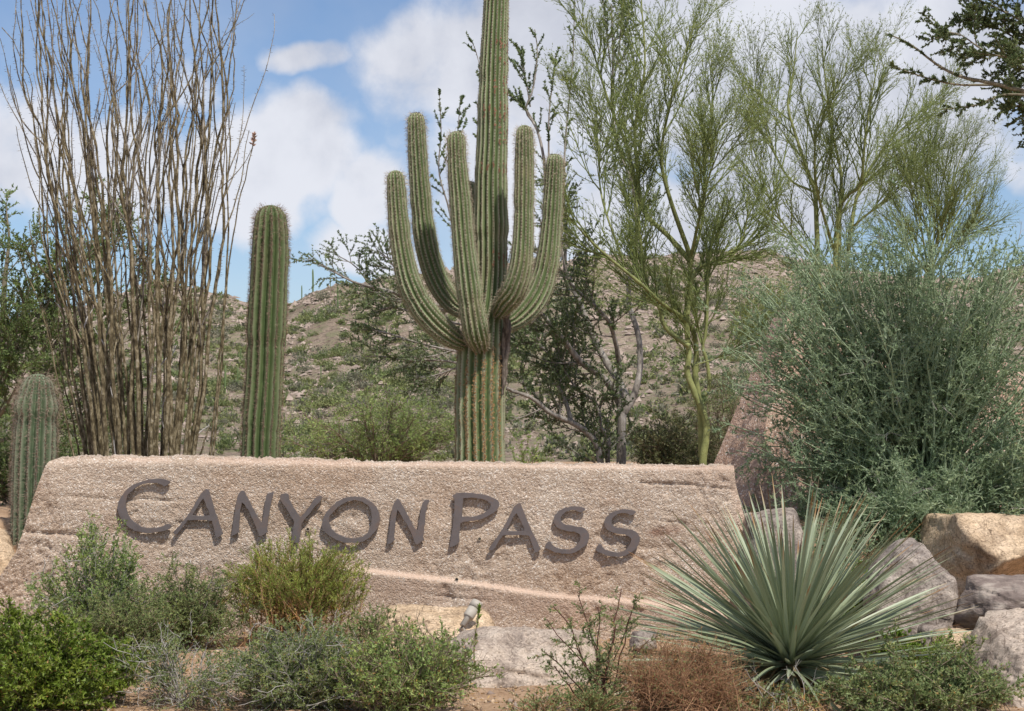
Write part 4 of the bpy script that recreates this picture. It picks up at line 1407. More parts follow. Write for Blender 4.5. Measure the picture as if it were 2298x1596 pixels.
def ironwood():
    Y = 20.5
    b = at(1392, 1110, Y)
    root = thing('ironwood_tree', (b[0], Y, float(zg(b[0], Y))), 'dark leaved tree with grey forking trunks behind the saguaro arms', 'tree')
    z = zc(3.1925, 1250, 650)
    T = [limb([(1396, 1180)] + z((970, 1590), (975, 1200)), Y, .056, .050, 14),
         limb(z((968, 1215), (950, 1130), (900, 1030), (800, 920), (650, 820), (540, 680), (440, 560), (300, 400)) + [(1180, 700), (1120, 640)], [Y, Y, Y - .1, Y - .2, Y - .3, Y - .4, Y - .5, Y - .6, Y - .7, Y - .8], .048, .011, 30),
         limb(z((985, 1215), (1010, 1130), (940, 950), (840, 800), (740, 600), (700, 500), (600, 250), (520, 50)) + [(1270, 500), (1255, 400)], [Y, Y, Y + .2, Y + .4, Y + .5, Y + .5, Y + .6, Y + .6, Y + .6, Y + .6], .052, .012, 30),
         limb(z((958, 900), (930, 700), (870, 500), (760, 370), (560, 180)) + [(1260, 560)], [Y + .2, Y, Y - .2, Y - .3, Y - .4, Y - .5], .030, .010, 22),
         limb(z((1000, 1215), (1040, 1150), (1080, 1050), (1120, 850), (1105, 600), (1030, 350), (1040, 150)) + [(1430, 560), (1420, 420), (1380, 300), (1375, 100), (1372, 10)], [Y, Y, Y, Y + .1, Y + .2, Y + .3, Y + .3, Y + .4, Y + .5, Y + .6, Y + .7, Y + .7], .038, .008, 34),
         limb([(1357, 1180)] + z((800, 1590), (745, 1430), (600, 1310), (400, 1220), (250, 1100), (60, 1030)) + [(1110, 850), (1080, 780)], [Y - .3] * 3 + [Y - .4, Y - .5, Y - .6, Y - .7, Y - .8, Y - .9], .048, .010, 30),
         limb(z((570, 1290), (530, 1150), (470, 1000), (430, 800)) + [(1200, 760), (1170, 690)], [Y - .4, Y - .3, Y - .2, Y - .1, Y, Y], .026, .009, 20),
         limb([(1366, 1180)] + z((860, 1590), (865, 1430), (805, 1330), (790, 1200), (740, 1110), (620, 1040)) + [(1260, 820)], [Y - .2] * 8, .036, .010, 24),
         # long shoots that stand out above
         limb([(1225, 470), (1222, 370), (1205, 290), (1180, 247), (1196, 200), (1206, 120), (1200, 66)], Y + .5, .022, .005, 24),
         limb([(1196, 270), (1180, 245), (1148, 215)], Y + .5, .010, .004, 12),
         limb([(1190, 240), (1180, 180), (1165, 110)], Y + .5, .010, .004, 12),
         limb([(1232, 400), (1232, 260), (1243, 170), (1248, 120)], Y + .4, .013, .004, 16),
         limb([(1265, 520), (1268, 330), (1285, 140), (1290, -10)], Y + .8, .015, .005, 18),
         limb([(1370, 150), (1360, 60), (1352, -20)], Y + .7, .010, .004, 12),
         limb([(1386, 150), (1395, 50), (1400, -30)], Y + .7, .010, .004, 12),
         limb([(1040, 640), (1010, 480), (985, 385), (990, 300), (986, 212)], Y - .3, .014, .004, 20),
         limb([(1010, 460), (1024, 330), (1034, 218)], Y - .3, .010, .004, 14),
         limb([(1090, 560), (1085, 320), (1076, 150), (1058, 90)], Y - .2, .012, .004, 18),
         # left limbs behind the saguaro
         limb([(1120, 720), (1030, 700), (958, 690), (880, 655), (800, 635), (745, 608), (690, 582)], [Y - .8, Y - .9, Y - 1, Y - 1.1, Y - 1.2, Y - 1.3, Y - 1.3], .030, .005, 26),
         limb([(1060, 705), (960, 680), (860, 668), (800, 600), (760, 575)], Y - 1.0, .018, .005, 20),
         limb([(1080, 740), (1000, 720), (930, 700), (880, 690), (840, 700)], Y - .9, .016, .005, 18),
         limb([(1110, 800), (1030, 790), (940, 770), (860, 745), (810, 740)], Y - .9, .017, .005, 20),
         limb([(1090, 830), (1000, 810), (930, 810), (860, 800), (820, 800)], Y - .8, .015, .005, 18),
         limb([(1040, 820), (985, 840), (950, 850)], Y - .8, .012, .005, 14),
         limb([(960, 690), (900, 620), (870, 580), (845, 560)], Y - 1.1, .012, .005, 16)]
    trunkset(root, T, 'bark_grey')
    P, R = even(T)
    body = list(range(1, 8))
    shoots = list(range(8, 18))
    left = list(range(18, 25))
    mb = MB()
    tri = 0
    for sel, spec, lf in (
        (body, [dict(n=18, t0=.22, ang=(25, 65), L=(.35, .9), K=7, up=.05, wig=.10, r=.010, tip=.3, fall=.3),
                dict(n=12, t0=.12, ang=(25, 60), L=(.16, .42), K=5, up=.03, wig=.10, r=.005, tip=.4, fall=.4)],
         [(0, dict(n=40, t0=.3, L=(.018, .034), W=.58, ang=(40, 80))), (1, dict(n=34, t0=.05, L=(.018, .034), W=.58, ang=(40, 80)))]),
        (shoots, [dict(n=13, t0=.25, ang=(18, 45), L=(.12, .38), K=5, up=.05, wig=.07, r=.005, tip=.4, fall=.5)],
         [(0, dict(n=44, t0=.05, L=(.022, .040), W=.6, ang=(40, 80)))]),
        (left, [dict(n=15, t0=.25, ang=(20, 50), L=(.25, .55), K=6, up=.03, wig=.08, r=.007, tip=.35, fall=.4),
                dict(n=6, t0=.2, ang=(20, 55), L=(.10, .26), K=4, up=.03, wig=.08, r=.0035, tip=.5, fall=.4)],
         [(0, dict(n=36, t0=.25, L=(.016, .030), W=.55, ang=(40, 80))), (1, dict(n=20, t0=.05, L=(.016, .030), W=.55, ang=(40, 80)))]),
    ):
        p, r = P[sel], R[sel]
        lv = []
        for k in spec:
            if k is spec[-1]:
                k['K'] = 4
            p, r = spawn(p, r, **k)
            lv.append(p)
            mb.add(*tubes(p, r, 3), 0)
        for li, kw in lf:
            mb.add(*leaves(lv[li], **kw), 1)
    mb.add(*leaves(P[shoots], n=70, t0=.45, L=(.020, .034), W=.55, ang=(40, 80)), 1)
    mb.build('crown', [M['bark_grey'], M['leaf_iron']], root)


def left_tree():
    Y = 21.0
    b = at(-40, 1100, Y)
    root = thing('desert_tree', (b[0], Y, float(zg(b[0], Y))), 'light green leafy tree at the left edge behind the ocotillo', 'tree')
    T = [limb([(-40, 1160), (-30, 1000), (0, 800), (10, 640), (20, 540), (15, 480)], Y, .09, .009, 28)]
    for pts in ([(-10, 880), (50, 700), (80, 590), (75, 550)], [(0, 800), (70, 740), (130, 640), (140, 600)], [(-20, 950), (60, 880), (140, 800), (190, 760)],
                [(-30, 1000), (80, 960), (170, 900), (250, 860)], [(0, 780), (-40, 640), (-60, 520)], [(60, 880), (130, 700), (200, 560), (210, 470)],
                [(120, 780), (210, 640), (245, 520), (255, 480)], [(-30, 1030), (60, 1000), (120, 960)], [(40, 900), (90, 860), (120, 720)], [(-20, 960), (20, 900), (60, 820)],
                [(100, 930), (200, 960), (280, 940)], [(150, 860), (260, 780), (330, 650), (350, 600)], [(-10, 900), (30, 800), (40, 700)]):
        d = rng.uniform(-.8, .8)
        T.append(limb(pts, np.linspace(Y, Y + d, len(pts)), .024, .006, 16))
    trunkset(root, T, 'bark_mesq')
    P, R = even(T)
    crown(P, R, [dict(n=16, t0=.2, ang=(25, 60), L=(.35, .9), K=7, up=.04, wig=.10, r=.008, tip=.3, fall=.35),
                 dict(n=11, t0=.15, ang=(25, 60), L=(.15, .38), K=5, up=.03, wig=.10, r=.004, tip=.4, fall=.4)],
          [(0, dict(n=22, t0=.3, L=(.022, .042), W=.5)), (1, dict(n=19, t0=.05, L=(.022, .042), W=.5))], 'crown', root, 'bark_mesq', 'leaf_left')


def overhead_tree():
    Y = 12.6
    b = at(2760, 1450, Y)
    root = thing('leafy_tree', (b[0], Y, float(zg(b[0], Y))), 'tree reaching small leaved branches in from the top right corner', 'tree')
    T = [limb([(2760, 1500), (2750, 1100), (2720, 700), (2680, 420), (2600, 200)], Y, .10, .05, 26),
         limb([(2650, 330), (2480, 240), (2298, 205), (2238, 189), (2159, 173), (2104, 146), (2041, 98), (1990, 76)], Y, .030, .004, 28),
         limb([(2380, 222), (2260, 212), (2190, 236), (2116, 246)], Y - .2, .010, .003, 18),
         limb([(2238, 190), (2150, 190), (2080, 175), (2000, 148)], Y + .15, .010, .003, 18),
         limb([(2500, 250), (2298, 140), (2220, 120), (2150, 75), (2110, 76)], Y - .1, .014, .003, 20),
         limb([(2600, 220), (2400, 110), (2298, 50), (2220, 10), (2170, -10)], Y + .2, .020, .004, 20),
         limb([(2600, 200), (2420, 20), (2330, -60), (2240, -90)], Y + .1, .022, .004, 20),
         limb([(2400, 180), (2300, 100), (2230, 60), (2170, 40)], Y + .35, .012, .003, 18),
         limb([(2450, 260), (2330, 250), (2270, 225)], Y + .2, .012, .003, 16),
         limb([(2500, 190), (2360, 170), (2270, 150)], Y + .4, .012, .003, 16)]
    trunkset(root, T, 'bark_mesq')
    P, R = even(T)
    mb = MB()
    p1, r1 = spawn(P[4:], R[4:], n=20, t0=.3, ang=(25, 60), L=(.14, .36), K=6, up=.0, wig=.1, r=.005, tip=.4, fall=.3)
    q1, s1 = spawn(P[1:4], R[1:4], n=12, t0=.45, ang=(20, 55), L=(.05, .15), K=5, up=.04, wig=.08, r=.004, tip=.4, fall=.5)
    p2, r2 = spawn(p1, r1, n=7, t0=.15, ang=(25, 60), L=(.06, .16), K=4, up=.02, wig=.1, r=.0025, tip=.5, fall=.3)
    for p, r in ((p1, r1), (p2, r2), (q1, s1)):
        mb.add(*tubes(p, r, 4), 0)
    mb.add(*leaves(P[1:4], n=90, t0=.4, L=(.015, .028), W=.6), 1)
    for p, n in ((p1, 40), (p2, 26), (q1, 40)):
        mb.add(*leaves(p, n=n, t0=.1, L=(.015, .028), W=.6), 1)
    mb.build('crown', [M['bark_mesq'], M['leaf_over']], root)


palo_verde_far()
ironwood()
palo_verde_near()
left_tree()
overhead_tree()


# ================================================================== BUSHES
LN, LS, DRY = 1., 1., False

def bush(name, label, cat, px, Y, tips, stem, spec, leaf, bark, lm, group=None, zoff=0., ctrl=.45, twm=None, spread=.03, pale=0, pmat='twig_pale'):
    """tips: (n,3) array of tip positions relative to the base"""
    bx = px2x(px, Y)
    base = np.array([bx, Y, float(zg(bx, Y)) + zoff])
    root = thing(name, base, label, cat, group)
    n = len(tips)
    K = 8
    b0 = base + rng.normal(size=(n, 3)) * np.array([spread, spread, 0])
    b0[:, 2] = base[2] - .03
    T = base + tips
    cpt = b0 + (T - b0) * np.array([ctrl * .7, ctrl * .7, ctrl * 1.25])
    t = np.linspace(0, 1, K)[None, :, None]
    P = (1 - t) ** 2 * b0[:, None] + 2 * t * (1 - t) * cpt[:, None] + t * t * T[:, None]
    ln = np.linalg.norm(tips, axis=1)[:, None, None]
    P = P + rng.normal(size=P.shape) * .018 * ln * t
    R = np.linspace(stem[0], stem[1], K)[None].repeat(n, 0)
    MB().add(*tubes(P, R, 5)).build('stems', M[bark], root, smooth=True)
    mb = MB()
    levels = [(P, R)]
    p, r = P, R
    for k in spec:
        if k is spec[-1] and len(spec) > 1:
            k['K'] = 3
        p, r = spawn(p, r, **k)
        levels.append((p, r))
        mb.add(*tubes(p, r, 3), 0)
    for li, mi, kw in leaf:
        kw = dict(kw)
        kw['n'] = int(round(kw['n'] * LN))
        kw['L'] = (kw['L'][0] * LS, kw['L'][1] * LS)
        mb.add(*leaves(levels[li][0], **kw), mi)
    mats = [M[twm or bark]] + [M[x] for x in (lm if isinstance(lm, (list, tuple)) else [lm])]
    if DRY and len(levels) > 1:                      # a few dead leaves among the green
        kw = dict(leaf[-1][2])
        kw['n'] = 1
        mb.add(*leaves(levels[-1][0][::2], **kw), len(mats))
        mats.append(M['leaf_dry'])
    if pale:                                        # bare dead twigs standing out of the leaves
        sel = rng.integers(0, len(levels[1][0]), pale)
        q, qr = spawn(levels[1][0][sel], levels[1][1][sel] * 3, 1, .3, .9, (10, 60), (.10, .30), 7, .02, .22, .0028, .5)
        q2, qr2 = spawn(q, qr, 2, .3, .9, (30, 60), (.04, .12), 4, 0, .2, .0018, .5)
        mb.add(*tubes(q, qr, 4), len(mats))
        mb.add(*tubes(q2, qr2, 4), len(mats))
        mats.append(M[pmat])
    mb.build('foliage', mats, root)
    return root, levels


def dome(n, hw, h, lo=.45, pw=.6, dy=None, x0=0.):
    """tips spread over a rounded top"""
    r = np.sqrt(rng.random(n)) * .98
    a = rng.uniform(0, 2 * math.pi, n)
    x = r * np.cos(a) * hw
    y = r * np.sin(a) * (dy or hw)
    z = h * (1 - r ** 2 * pw) * (lo + (1 - lo) * rng.random(n) ** .6)
    return np.stack([x + x0, y, z], -1)


def big_blue_bush():
    Y = 14.55
    px = 2070
    bx = px2x(px, Y)
    base = np.array([bx, Y, float(zg(bx, Y))])
    tips = []
    # outline of the bush in the picture, then a fan inside it
    out = [(1600, 1010), (1618, 935), (1640, 800), (1632, 760), (1660, 690), (1690, 640), (1730, 590), (1790, 545), (1850, 530), (1910, 525), (1970, 520), (2040, 525), (2100, 535), (2160, 545), (2230, 575), (2300, 560), (2360, 640), (2440, 760), (2480, 900), (2440, 1040), (1680, 1130), (1730, 1190)]
    o = np.array([at(a, c, Y) for a, c in out]) - base
    for k in range(215):
        f = rng.uniform(0, len(out) - 1.001)
        i = int(f)
        e = o[i] + (o[i + 1] - o[i]) * (f - i)
        s = rng.uniform(.42, 1.03)
        v = e * s
        v[1] = rng.normal() * .33 * (1.1 - .5 * abs(s - .6)) - .15
        tips.append(v)
    for k in range(60):                         # soft upright sprays along the top
        e = o[int(rng.integers(4, 16))] * rng.uniform(.8, 1.05)
        tips.append(np.array([e[0] + rng.normal() * .12, rng.normal() * .3 - .2, e[2] + rng.normal() * .05]))
    # low skirts in front
    for k in range(85):
        tips.append(np.array([rng.uniform(-1.2, 1.3), rng.uniform(-1.15, .1), rng.uniform(-.35, .75)]))
    for k in range(45):
        tips.append(np.array([rng.uniform(-1.05, .1), rng.uniform(-1.2, -.4), rng.uniform(-.45, .15)]))
    bush('blue_green_bush', 'huge blue green wispy bush filling the right side above the boulders', 'bush', px, Y, np.array(tips), (.014, .004),
         [dict(n=8, t0=.28, ang=(20, 62), L=(.22, .6), K=7, up=.03, wig=.16, r=.004, tip=.4, fall=.45),
          dict(n=5, t0=.12, ang=(25, 70), L=(.08, .28), K=4, up=.01, wig=.16, r=.002, tip=.5, fall=.4)],
         [(1, 1, dict(n=11, t0=.1, L=(.017, .036), W=.42)), (2, 1, dict(n=10, t0=.05, L=(.016, .034), W=.44))], 'twig_blue', 'leaf_blue', spread=.12, ctrl=.4, pale=260)


big_blue_bush()


def back_bushes():
    global LN, LS
    LN, LS = 1.6, 1.25
    tips = dome(44, 1.22, 1.08, .35, .4, .7)
    bush('mesquite_bush', 'bright green feathery bush low behind the wall left of the saguaro', 'bush', 850, 22.5, tips, (.014, .004),
         [dict(n=9, t0=.25, ang=(25, 60), L=(.25, .55), K=6, up=.02, wig=.12, r=.005, tip=.4, fall=.4), dict(n=5, t0=.1, ang=(30, 65), L=(.1, .25), K=4, up=0, wig=.1, r=.003, tip=.5)],
         [(1, 1, dict(n=4, t0=.1, L=(.02, .04), W=.26, up=-.1)), (2, 1, dict(n=5, t0=.05, L=(.02, .04), W=.26, up=-.1))], 'twig_brown', 'leaf_mesq', zoff=.0, pale=40)
    tips = dome(44, .46, .85, .25, .5, .5)
    bush('creosote_bush', 'olive green tangled bush beside the palo verde trunk behind the wall', 'bush', 1515, 19.8, tips, (.010, .003),
         [dict(n=10, t0=.15, ang=(25, 65), L=(.2, .45), K=6, up=.02, wig=.15, r=.004, tip=.4, fall=.4), dict(n=5, t0=.1, ang=(30, 70), L=(.08, .2), K=4, up=0, wig=.15, r=.0025, tip=.5)],
         [(1, 1, dict(n=8, t0=.1, L=(.014, .026), W=.4)), (2, 1, dict(n=9, t0=.05, L=(.014, .026), W=.4))], 'twig_brown', 'leaf_olive')
    tips = dome(34, .9, .95, .3, .5, .5)
    bush('creosote_bush', 'dark olive bush behind the short cactus at the left edge', 'bush', 40, 17.0, tips, (.010, .003),
         [dict(n=9, t0=.15, ang=(25, 65), L=(.2, .45), K=6, up=.02, wig=.12, r=.004, tip=.4, fall=.4), dict(n=5, t0=.1, ang=(30, 70), L=(.08, .2), K=4, up=0, wig=.12, r=.0025, tip=.5)],
         [(1, 1, dict(n=9, t0=.1, L=(.014, .026), W=.4)), (2, 1, dict(n=9, t0=.05, L=(.014, .026), W=.4))], 'twig_brown', 'leaf_left')
    tips = dome(9, .16, .62, .5, .3)
    bush('seedling_bush', 'small sparse green plant just right of the saguaro trunk above the wall', 'plant', 1178, 19.0, tips, (.006, .002),
         [dict(n=5, t0=.3, ang=(20, 50), L=(.1, .25), K=5, up=.05, wig=.1, r=.003, tip=.5)],
         [(1, 1, dict(n=12, t0=.1, L=(.014, .028), W=.4))], 'twig_brown', 'leaf_mesq')
    tips = dome(24, .8, 1.3, .3, .5, .4)
    bush('creosote_bush', 'olive wispy bush between the palo verde trunk and tall wall', 'bush', 1610, 21.5, tips, (.010, .003),
         [dict(n=8, t0=.2, ang=(20, 50), L=(.25, .55), K=6, up=.05, wig=.1, r=.004, tip=.4, fall=.4), dict(n=4, t0=.1, ang=(30, 60), L=(.1, .25), K=4, up=.02, wig=.1, r=.0025, tip=.5)],
         [(1, 1, dict(n=6, t0=.1, L=(.014, .026), W=.35)), (2, 1, dict(n=6, t0=.05, L=(.014, .026), W=.35))], 'twig_brown', 'leaf_olive')


back_bushes()

# ================================================================== BOULDERS
LEAFTRI = False

LEDGE = -.35


def boulder(name, label, center, planes, scale=1., soft=14., amp=.03, freq=3., sub=5, mat='granite', seed=0, crack=None, hollow=None, group=None, rot=0.):
    """rounded polyhedron: planes are (normal, distance in m) around the centre"""
    bm = bmesh.new()
    bmesh.ops.create_icosphere(bm, subdivisions=sub, radius=1)
    D = np.array([v.co[:] for v in bm.verts])
    F = np.array([[v.index for v in f.verts] for f in bm.faces])
    bm.free()
    D = unit(D)
    inv = []
    for n, h in planes:
        n = np.array(n, float)
        n /= np.linalg.norm(n)
        inv.append(np.maximum(D @ n, .02) / (h * scale))
    inv = np.stack(inv, -1)
    r = 1 / (np.sum(inv ** soft, -1) ** (1 / soft))
    V = D * r[:, None]
    nz = fbm(V * freq + seed * 3.1, 5, seed)
    rid = 1 - np.abs(fbm(V * freq * .7 + seed, 3, seed + 9))
    V = V * (1 + (amp * nz - amp * .5 * rid)[:, None] / np.maximum(r, .1)[:, None])
    # broken facets and ledges
    q_ = V * freq * 1.3 + .35 * np.stack([fbm(V * freq * 2 + 7 * k, 3, seed + k) for k in range(3)], -1)
    st_ = np.floor(q_ @ np.array([.5, .35, 1.3]) + .5)
    led = (q_ @ np.array([.5, .35, 1.3]) + .5) - st_
    V = V + D * (LEDGE * amp * (np.abs(led - .5) * 2) ** 3)[:, None]
    fine = fbm(V * freq * 9, 4, seed + 3)
    V = V + D * (.008 * fine)[:, None]
    if crack is not None:
        for (n, off, w, dep) in crack:
            n = np.array(n, float)
            n /= np.linalg.norm(n)
            d = V @ n - off + .02 * fbm(V * 5, 3, seed + 5)
            V = V - D * (dep * np.exp(-(d / w) ** 2))[:, None]
    if hollow is not None:
        for c, rad, dep in hollow:
            d2 = np.sum(((V - np.array(c)) / np.array(rad)) ** 2, -1)
            V = V + np.array([0, 1., .25]) * (dep * np.exp(-d2))[:, None]
    o = MB().add(V, F).build(name, M[mat], org=None, smooth=True)
    o.location = center
    tag(o, label, 'boulder', group)
    return o


def boulders():
    g = 'granite boulders piled right of the agave'
    c = at(2318, 1262, 13.2)
    boulder('boulder', 'largest tan boulder with sunlit flat face and hollow underside', c,
            [((0, .05, 1), .355), ((-.04, -.66, .75), .30), ((.30, -.62, -.72), .13), ((-1, -.30, .10), .57), ((-.80, -.60, -.15), .50), ((1, 0, 0), .75), ((0, 1, 0), .5), ((0, 0, -1), .42)],
            soft=30, amp=.045, freq=2.4, sub=6, mat='granite', seed=2, hollow=[((.22, -.25, -.18), (.45, .5, .16), .26)], group=g)
    c = at(2055, 1345, 12.45)
    boulder('boulder', 'rounded grey boulder leaning beside the tips of the agave leaves', c,
            [((-.2, -.2, 1), .36), ((.75, -.1, .7), .30), ((-.7, -.1, .75), .33), ((0, -1, .25), .26), ((1, -.2, -.1), .27), ((-1, 0, 0), .32), ((0, 1, 0), .3), ((0, 0, -1), .4)],
            soft=22, amp=.04, freq=3.2, sub=5, mat='granite_grey', seed=4, crack=[((.3, .2, 1), -.12, .012, .03)], group=g)
    c = at(2275, 1366, 12.0)
    boulder('boulder', 'dark banded oval stone wedged beneath the largest boulder', c,
            [((0, -.3, 1), .15), ((-.45, -.5, .8), .20), ((-1, -.3, .3), .25), ((-.6, -.4, -.8), .20), ((.2, -1, 0), .20), ((.2, 0, -1), .16), ((1, 0, .2), .34), ((0, 1, 0), .22)],
            soft=14, amp=.02, freq=4, sub=5, mat='granite_band', seed=6, crack=[((.4, .1, 1), .02, .010, .02), ((.3, .2, 1), -.06, .008, .016)], group=g)
    c = at(2345, 1560, 11.0)
    boulder('boulder', 'pale speckled slab with a dark crack in the bottom right corner', c,
            [((-.1, -.35, 1), .33), ((-.9, -.3, .55), .36), ((0, -1, .35), .34), ((-1, -.2, 0), .37), ((1, 0, 0), .6), ((0, 1, 0), .4), ((0, 0, -1), .5)],
            soft=24, amp=.03, freq=3, sub=6, mat='granite_pale', seed=8, crack=[((-.28, -.25, 1), -.005, .008, .035), ((1, .2, .5), .02, .006, .02)], group=g)
    c = at(1165, 1512, 11.9)
    boulder('boulder', 'flat pale cracked slab lying below the middle of the sign wall', c,
            [((.05, -.70, 1), .27), ((.05, -1, .60), .36), ((-.6, -.2, 1), .34), ((-.95, -.3, .3), .48), ((.9, -.3, .5), .46), ((0, .2, 1), .30), ((0, 1, .3), .40), ((-1, 0, 0), .52), ((1, 0, 0), .52), ((0, 0, -1), .5)],
            soft=26, amp=.028, freq=3, sub=6, mat='granite_pale', seed=11, crack=[((.12, -.2, 1), .10, .010, .030), ((-.1, .1, 1), -.07, .006, .014), ((1, .3, .7), .16, .006, .012)])
    c = at(945, 1452, 12.85)
    boulder('boulder', 'tan ledge stone at the wall base behind the spotlight fixture', c,
            [((.05, -.35, 1), .185), ((0, -1, .5), .22), ((-1, -.2, .6), .34), ((1, -.2, .4), .47), ((0, 1, 0), .25), ((0, 0, -1), .3)],
            soft=10, amp=.03, freq=4, sub=5, mat='granite', seed=13, crack=[((.1, .1, 1), .03, .012, .03)])
    c = at(1735, 1210, 13.45)
    boulder('boulder', 'dark grey stone in shade between the wall end and the agave', c,
            [((-.1, -.1, 1), .19), ((-1, -.2, .15), .20), ((0, -1, .2), .2), ((1, -.1, .3), .22), ((0, 1, 0), .25), ((0, 0, -1), .5)],
            soft=12, amp=.025, freq=4, sub=5, mat='granite_grey', seed=15)
    c = at(-15, 1275, 14.3)
    boulder('boulder', 'tan rock at the left edge beyond the foot of the wall', c,
            [((.1, -.1, 1), .27), ((.6, -.9, .5), .3), ((0, -1, 0), .34), ((-1, 0, 0), .5), ((1, 0, .5), .22), ((0, 1, 0), .3), ((0, 0, -1), .5)],
            soft=12, amp=.03, freq=4, sub=5, mat='granite', seed=17)
    for (px, py, Y, r, m, lab) in ((905, 1400, 12.7, .05, 'granite', 'small tan stone lying left of the spotlight fixture'), (2150, 1450, 11.9, .12, 'granite', 'low tan stone on the soil between grey boulder and corner slab'),
                                   (1445, 1438, 12.6, .07, 'granite_grey', 'small grey stone by the thorny bush at the wall'), (2100, 1430, 12.1, .10, 'granite_grey', 'low rough grey stone under the right hand agave leaves')):
        c = at(px, py, Y)
        boulder('stone', lab, c, [((0, -.2, 1), r * .7), ((-1, -.3, .3), r), ((1, -.3, .2), r), ((0, -1, .2), r), ((0, 1, 0), r), ((0, 0, -1), r * .8)], soft=8, amp=r * .12, freq=9, sub=4, mat=m, seed=int(px))


boulders()


def gravel():
    n = 9000
    x = rng.uniform(-3.1, 3.1, n)
    Y = rng.uniform(9.8, 13.4, n)
    s = np.exp(rng.normal(-5.15, .5, n))
    s = np.clip(s, .002, .022)
    bv = np.array([[1, 0, 0], [0, 1, 0], [-1, 0, 0], [0, -1, 0], [0, 0, 1], [0, 0, -1]], float)
    bf = np.array([[0, 1, 4], [1, 2, 4], [2, 3, 4], [3, 0, 4], [1, 0, 5], [2, 1, 5], [3, 2, 5], [0, 3, 5]])
    P = np.stack([x, Y, zg(x, Y) + s * .25], -1)
    V = bv[None] * (s[:, None] * rng.uniform(.6, 1.4, (n, 3)))[:, None, :] * (1 + .2 * rng.normal(size=(n, len(bv), 1))) + P[:, None, :]
    mb = MB()
    F = (bf[None] + np.arange(n)[:, None, None] * len(bv))
    h = n // 2
    mb.add(V[:h], F[:h].reshape(-1, 3), 0)
    mb.add(V[h:], (F[h:] - F[h:].min()).reshape(-1, 3), 1)
    # dry leaf and twig litter
    m = 5200
    lx, lY = rng.uniform(-3.1, 3.1, m), rng.uniform(9.8, 13.4, m)
    d = unit(rng.normal(size=(m, 3)) * np.array([1, 1, .25]))
    V, Fq = leafq(np.stack([lx, lY, zg(lx, lY) + .012], -1), d, rng.uniform(.012, .05, m), rng.uniform(.003, .010, m))
    mb.add(V, Fq, 2)
    o = mb.build('gravel', [M['granite'], M['rock_far'], M['leaf_dry']], kind='stuff')
    tag(o, 'pinkish gravel and dry litter on the bare soil in front', 'gravel')


gravel()


# ================================================================== AGAVE (desert spoon)
def sotol_mat():
    m, nt, b = newmat('desert_spoon_leaf')
    oi = nt.nodes.new('ShaderNodeObjectInfo')
    col = ramp(nt, oi.outputs['Random'], [(0, (.24, .285, .18)), (.5, (.32, .37, .25)), (1, (.41, .46, .335))])
    def attr(n):
        a = nt.nodes.new('ShaderNodeAttribute')
        a.attribute_name = n
        return a.outputs['Fac']
    v = coords(nt, (1, 40, 40))
    st = noise_node(nt, v, 6, 4, .6)
    col = mixc(nt, .35, col, ramp(nt, st, [(.3, (.62, .68, .62)), (.7, (1.25, 1.25, 1.2))]), 'MULTIPLY')
    col = mixc(nt, attr('edge'), col, (.40, .42, .22))
    tip = ramp(nt, attr('tip'), [(0, (0, 0, 0)), (.5, (.5, .5, .5)), (1, (1, 1, 1))])
    tc = ramp(nt, oi.outputs['Random'], [(0, (.20, .085, .03)), (.6, (.36, .20, .08)), (1, (.55, .45, .30))])
    col = mixc(nt, attr('tip'), col, tc)
    nt.links.new(col, b.inputs['Base Color'])
    b.inputs['Roughness'].default_value = .42
    b.inputs['Specular IOR Level'].default_value = .4
    tr = nt.nodes.new('ShaderNodeBsdfTranslucent')
    nt.links.new(col, tr.inputs['Color'])
    mx = nt.nodes.new('ShaderNodeMixShader')
    mx.inputs['Fac'].default_value = .12
    nt.links.new(b.outputs[0], mx.inputs[1])
    nt.links.new(tr.outputs[0], mx.inputs[2])
    nt.links.new(mx.outputs[0], nt.nodes['Material Output'].inputs['Surface'])
    return m


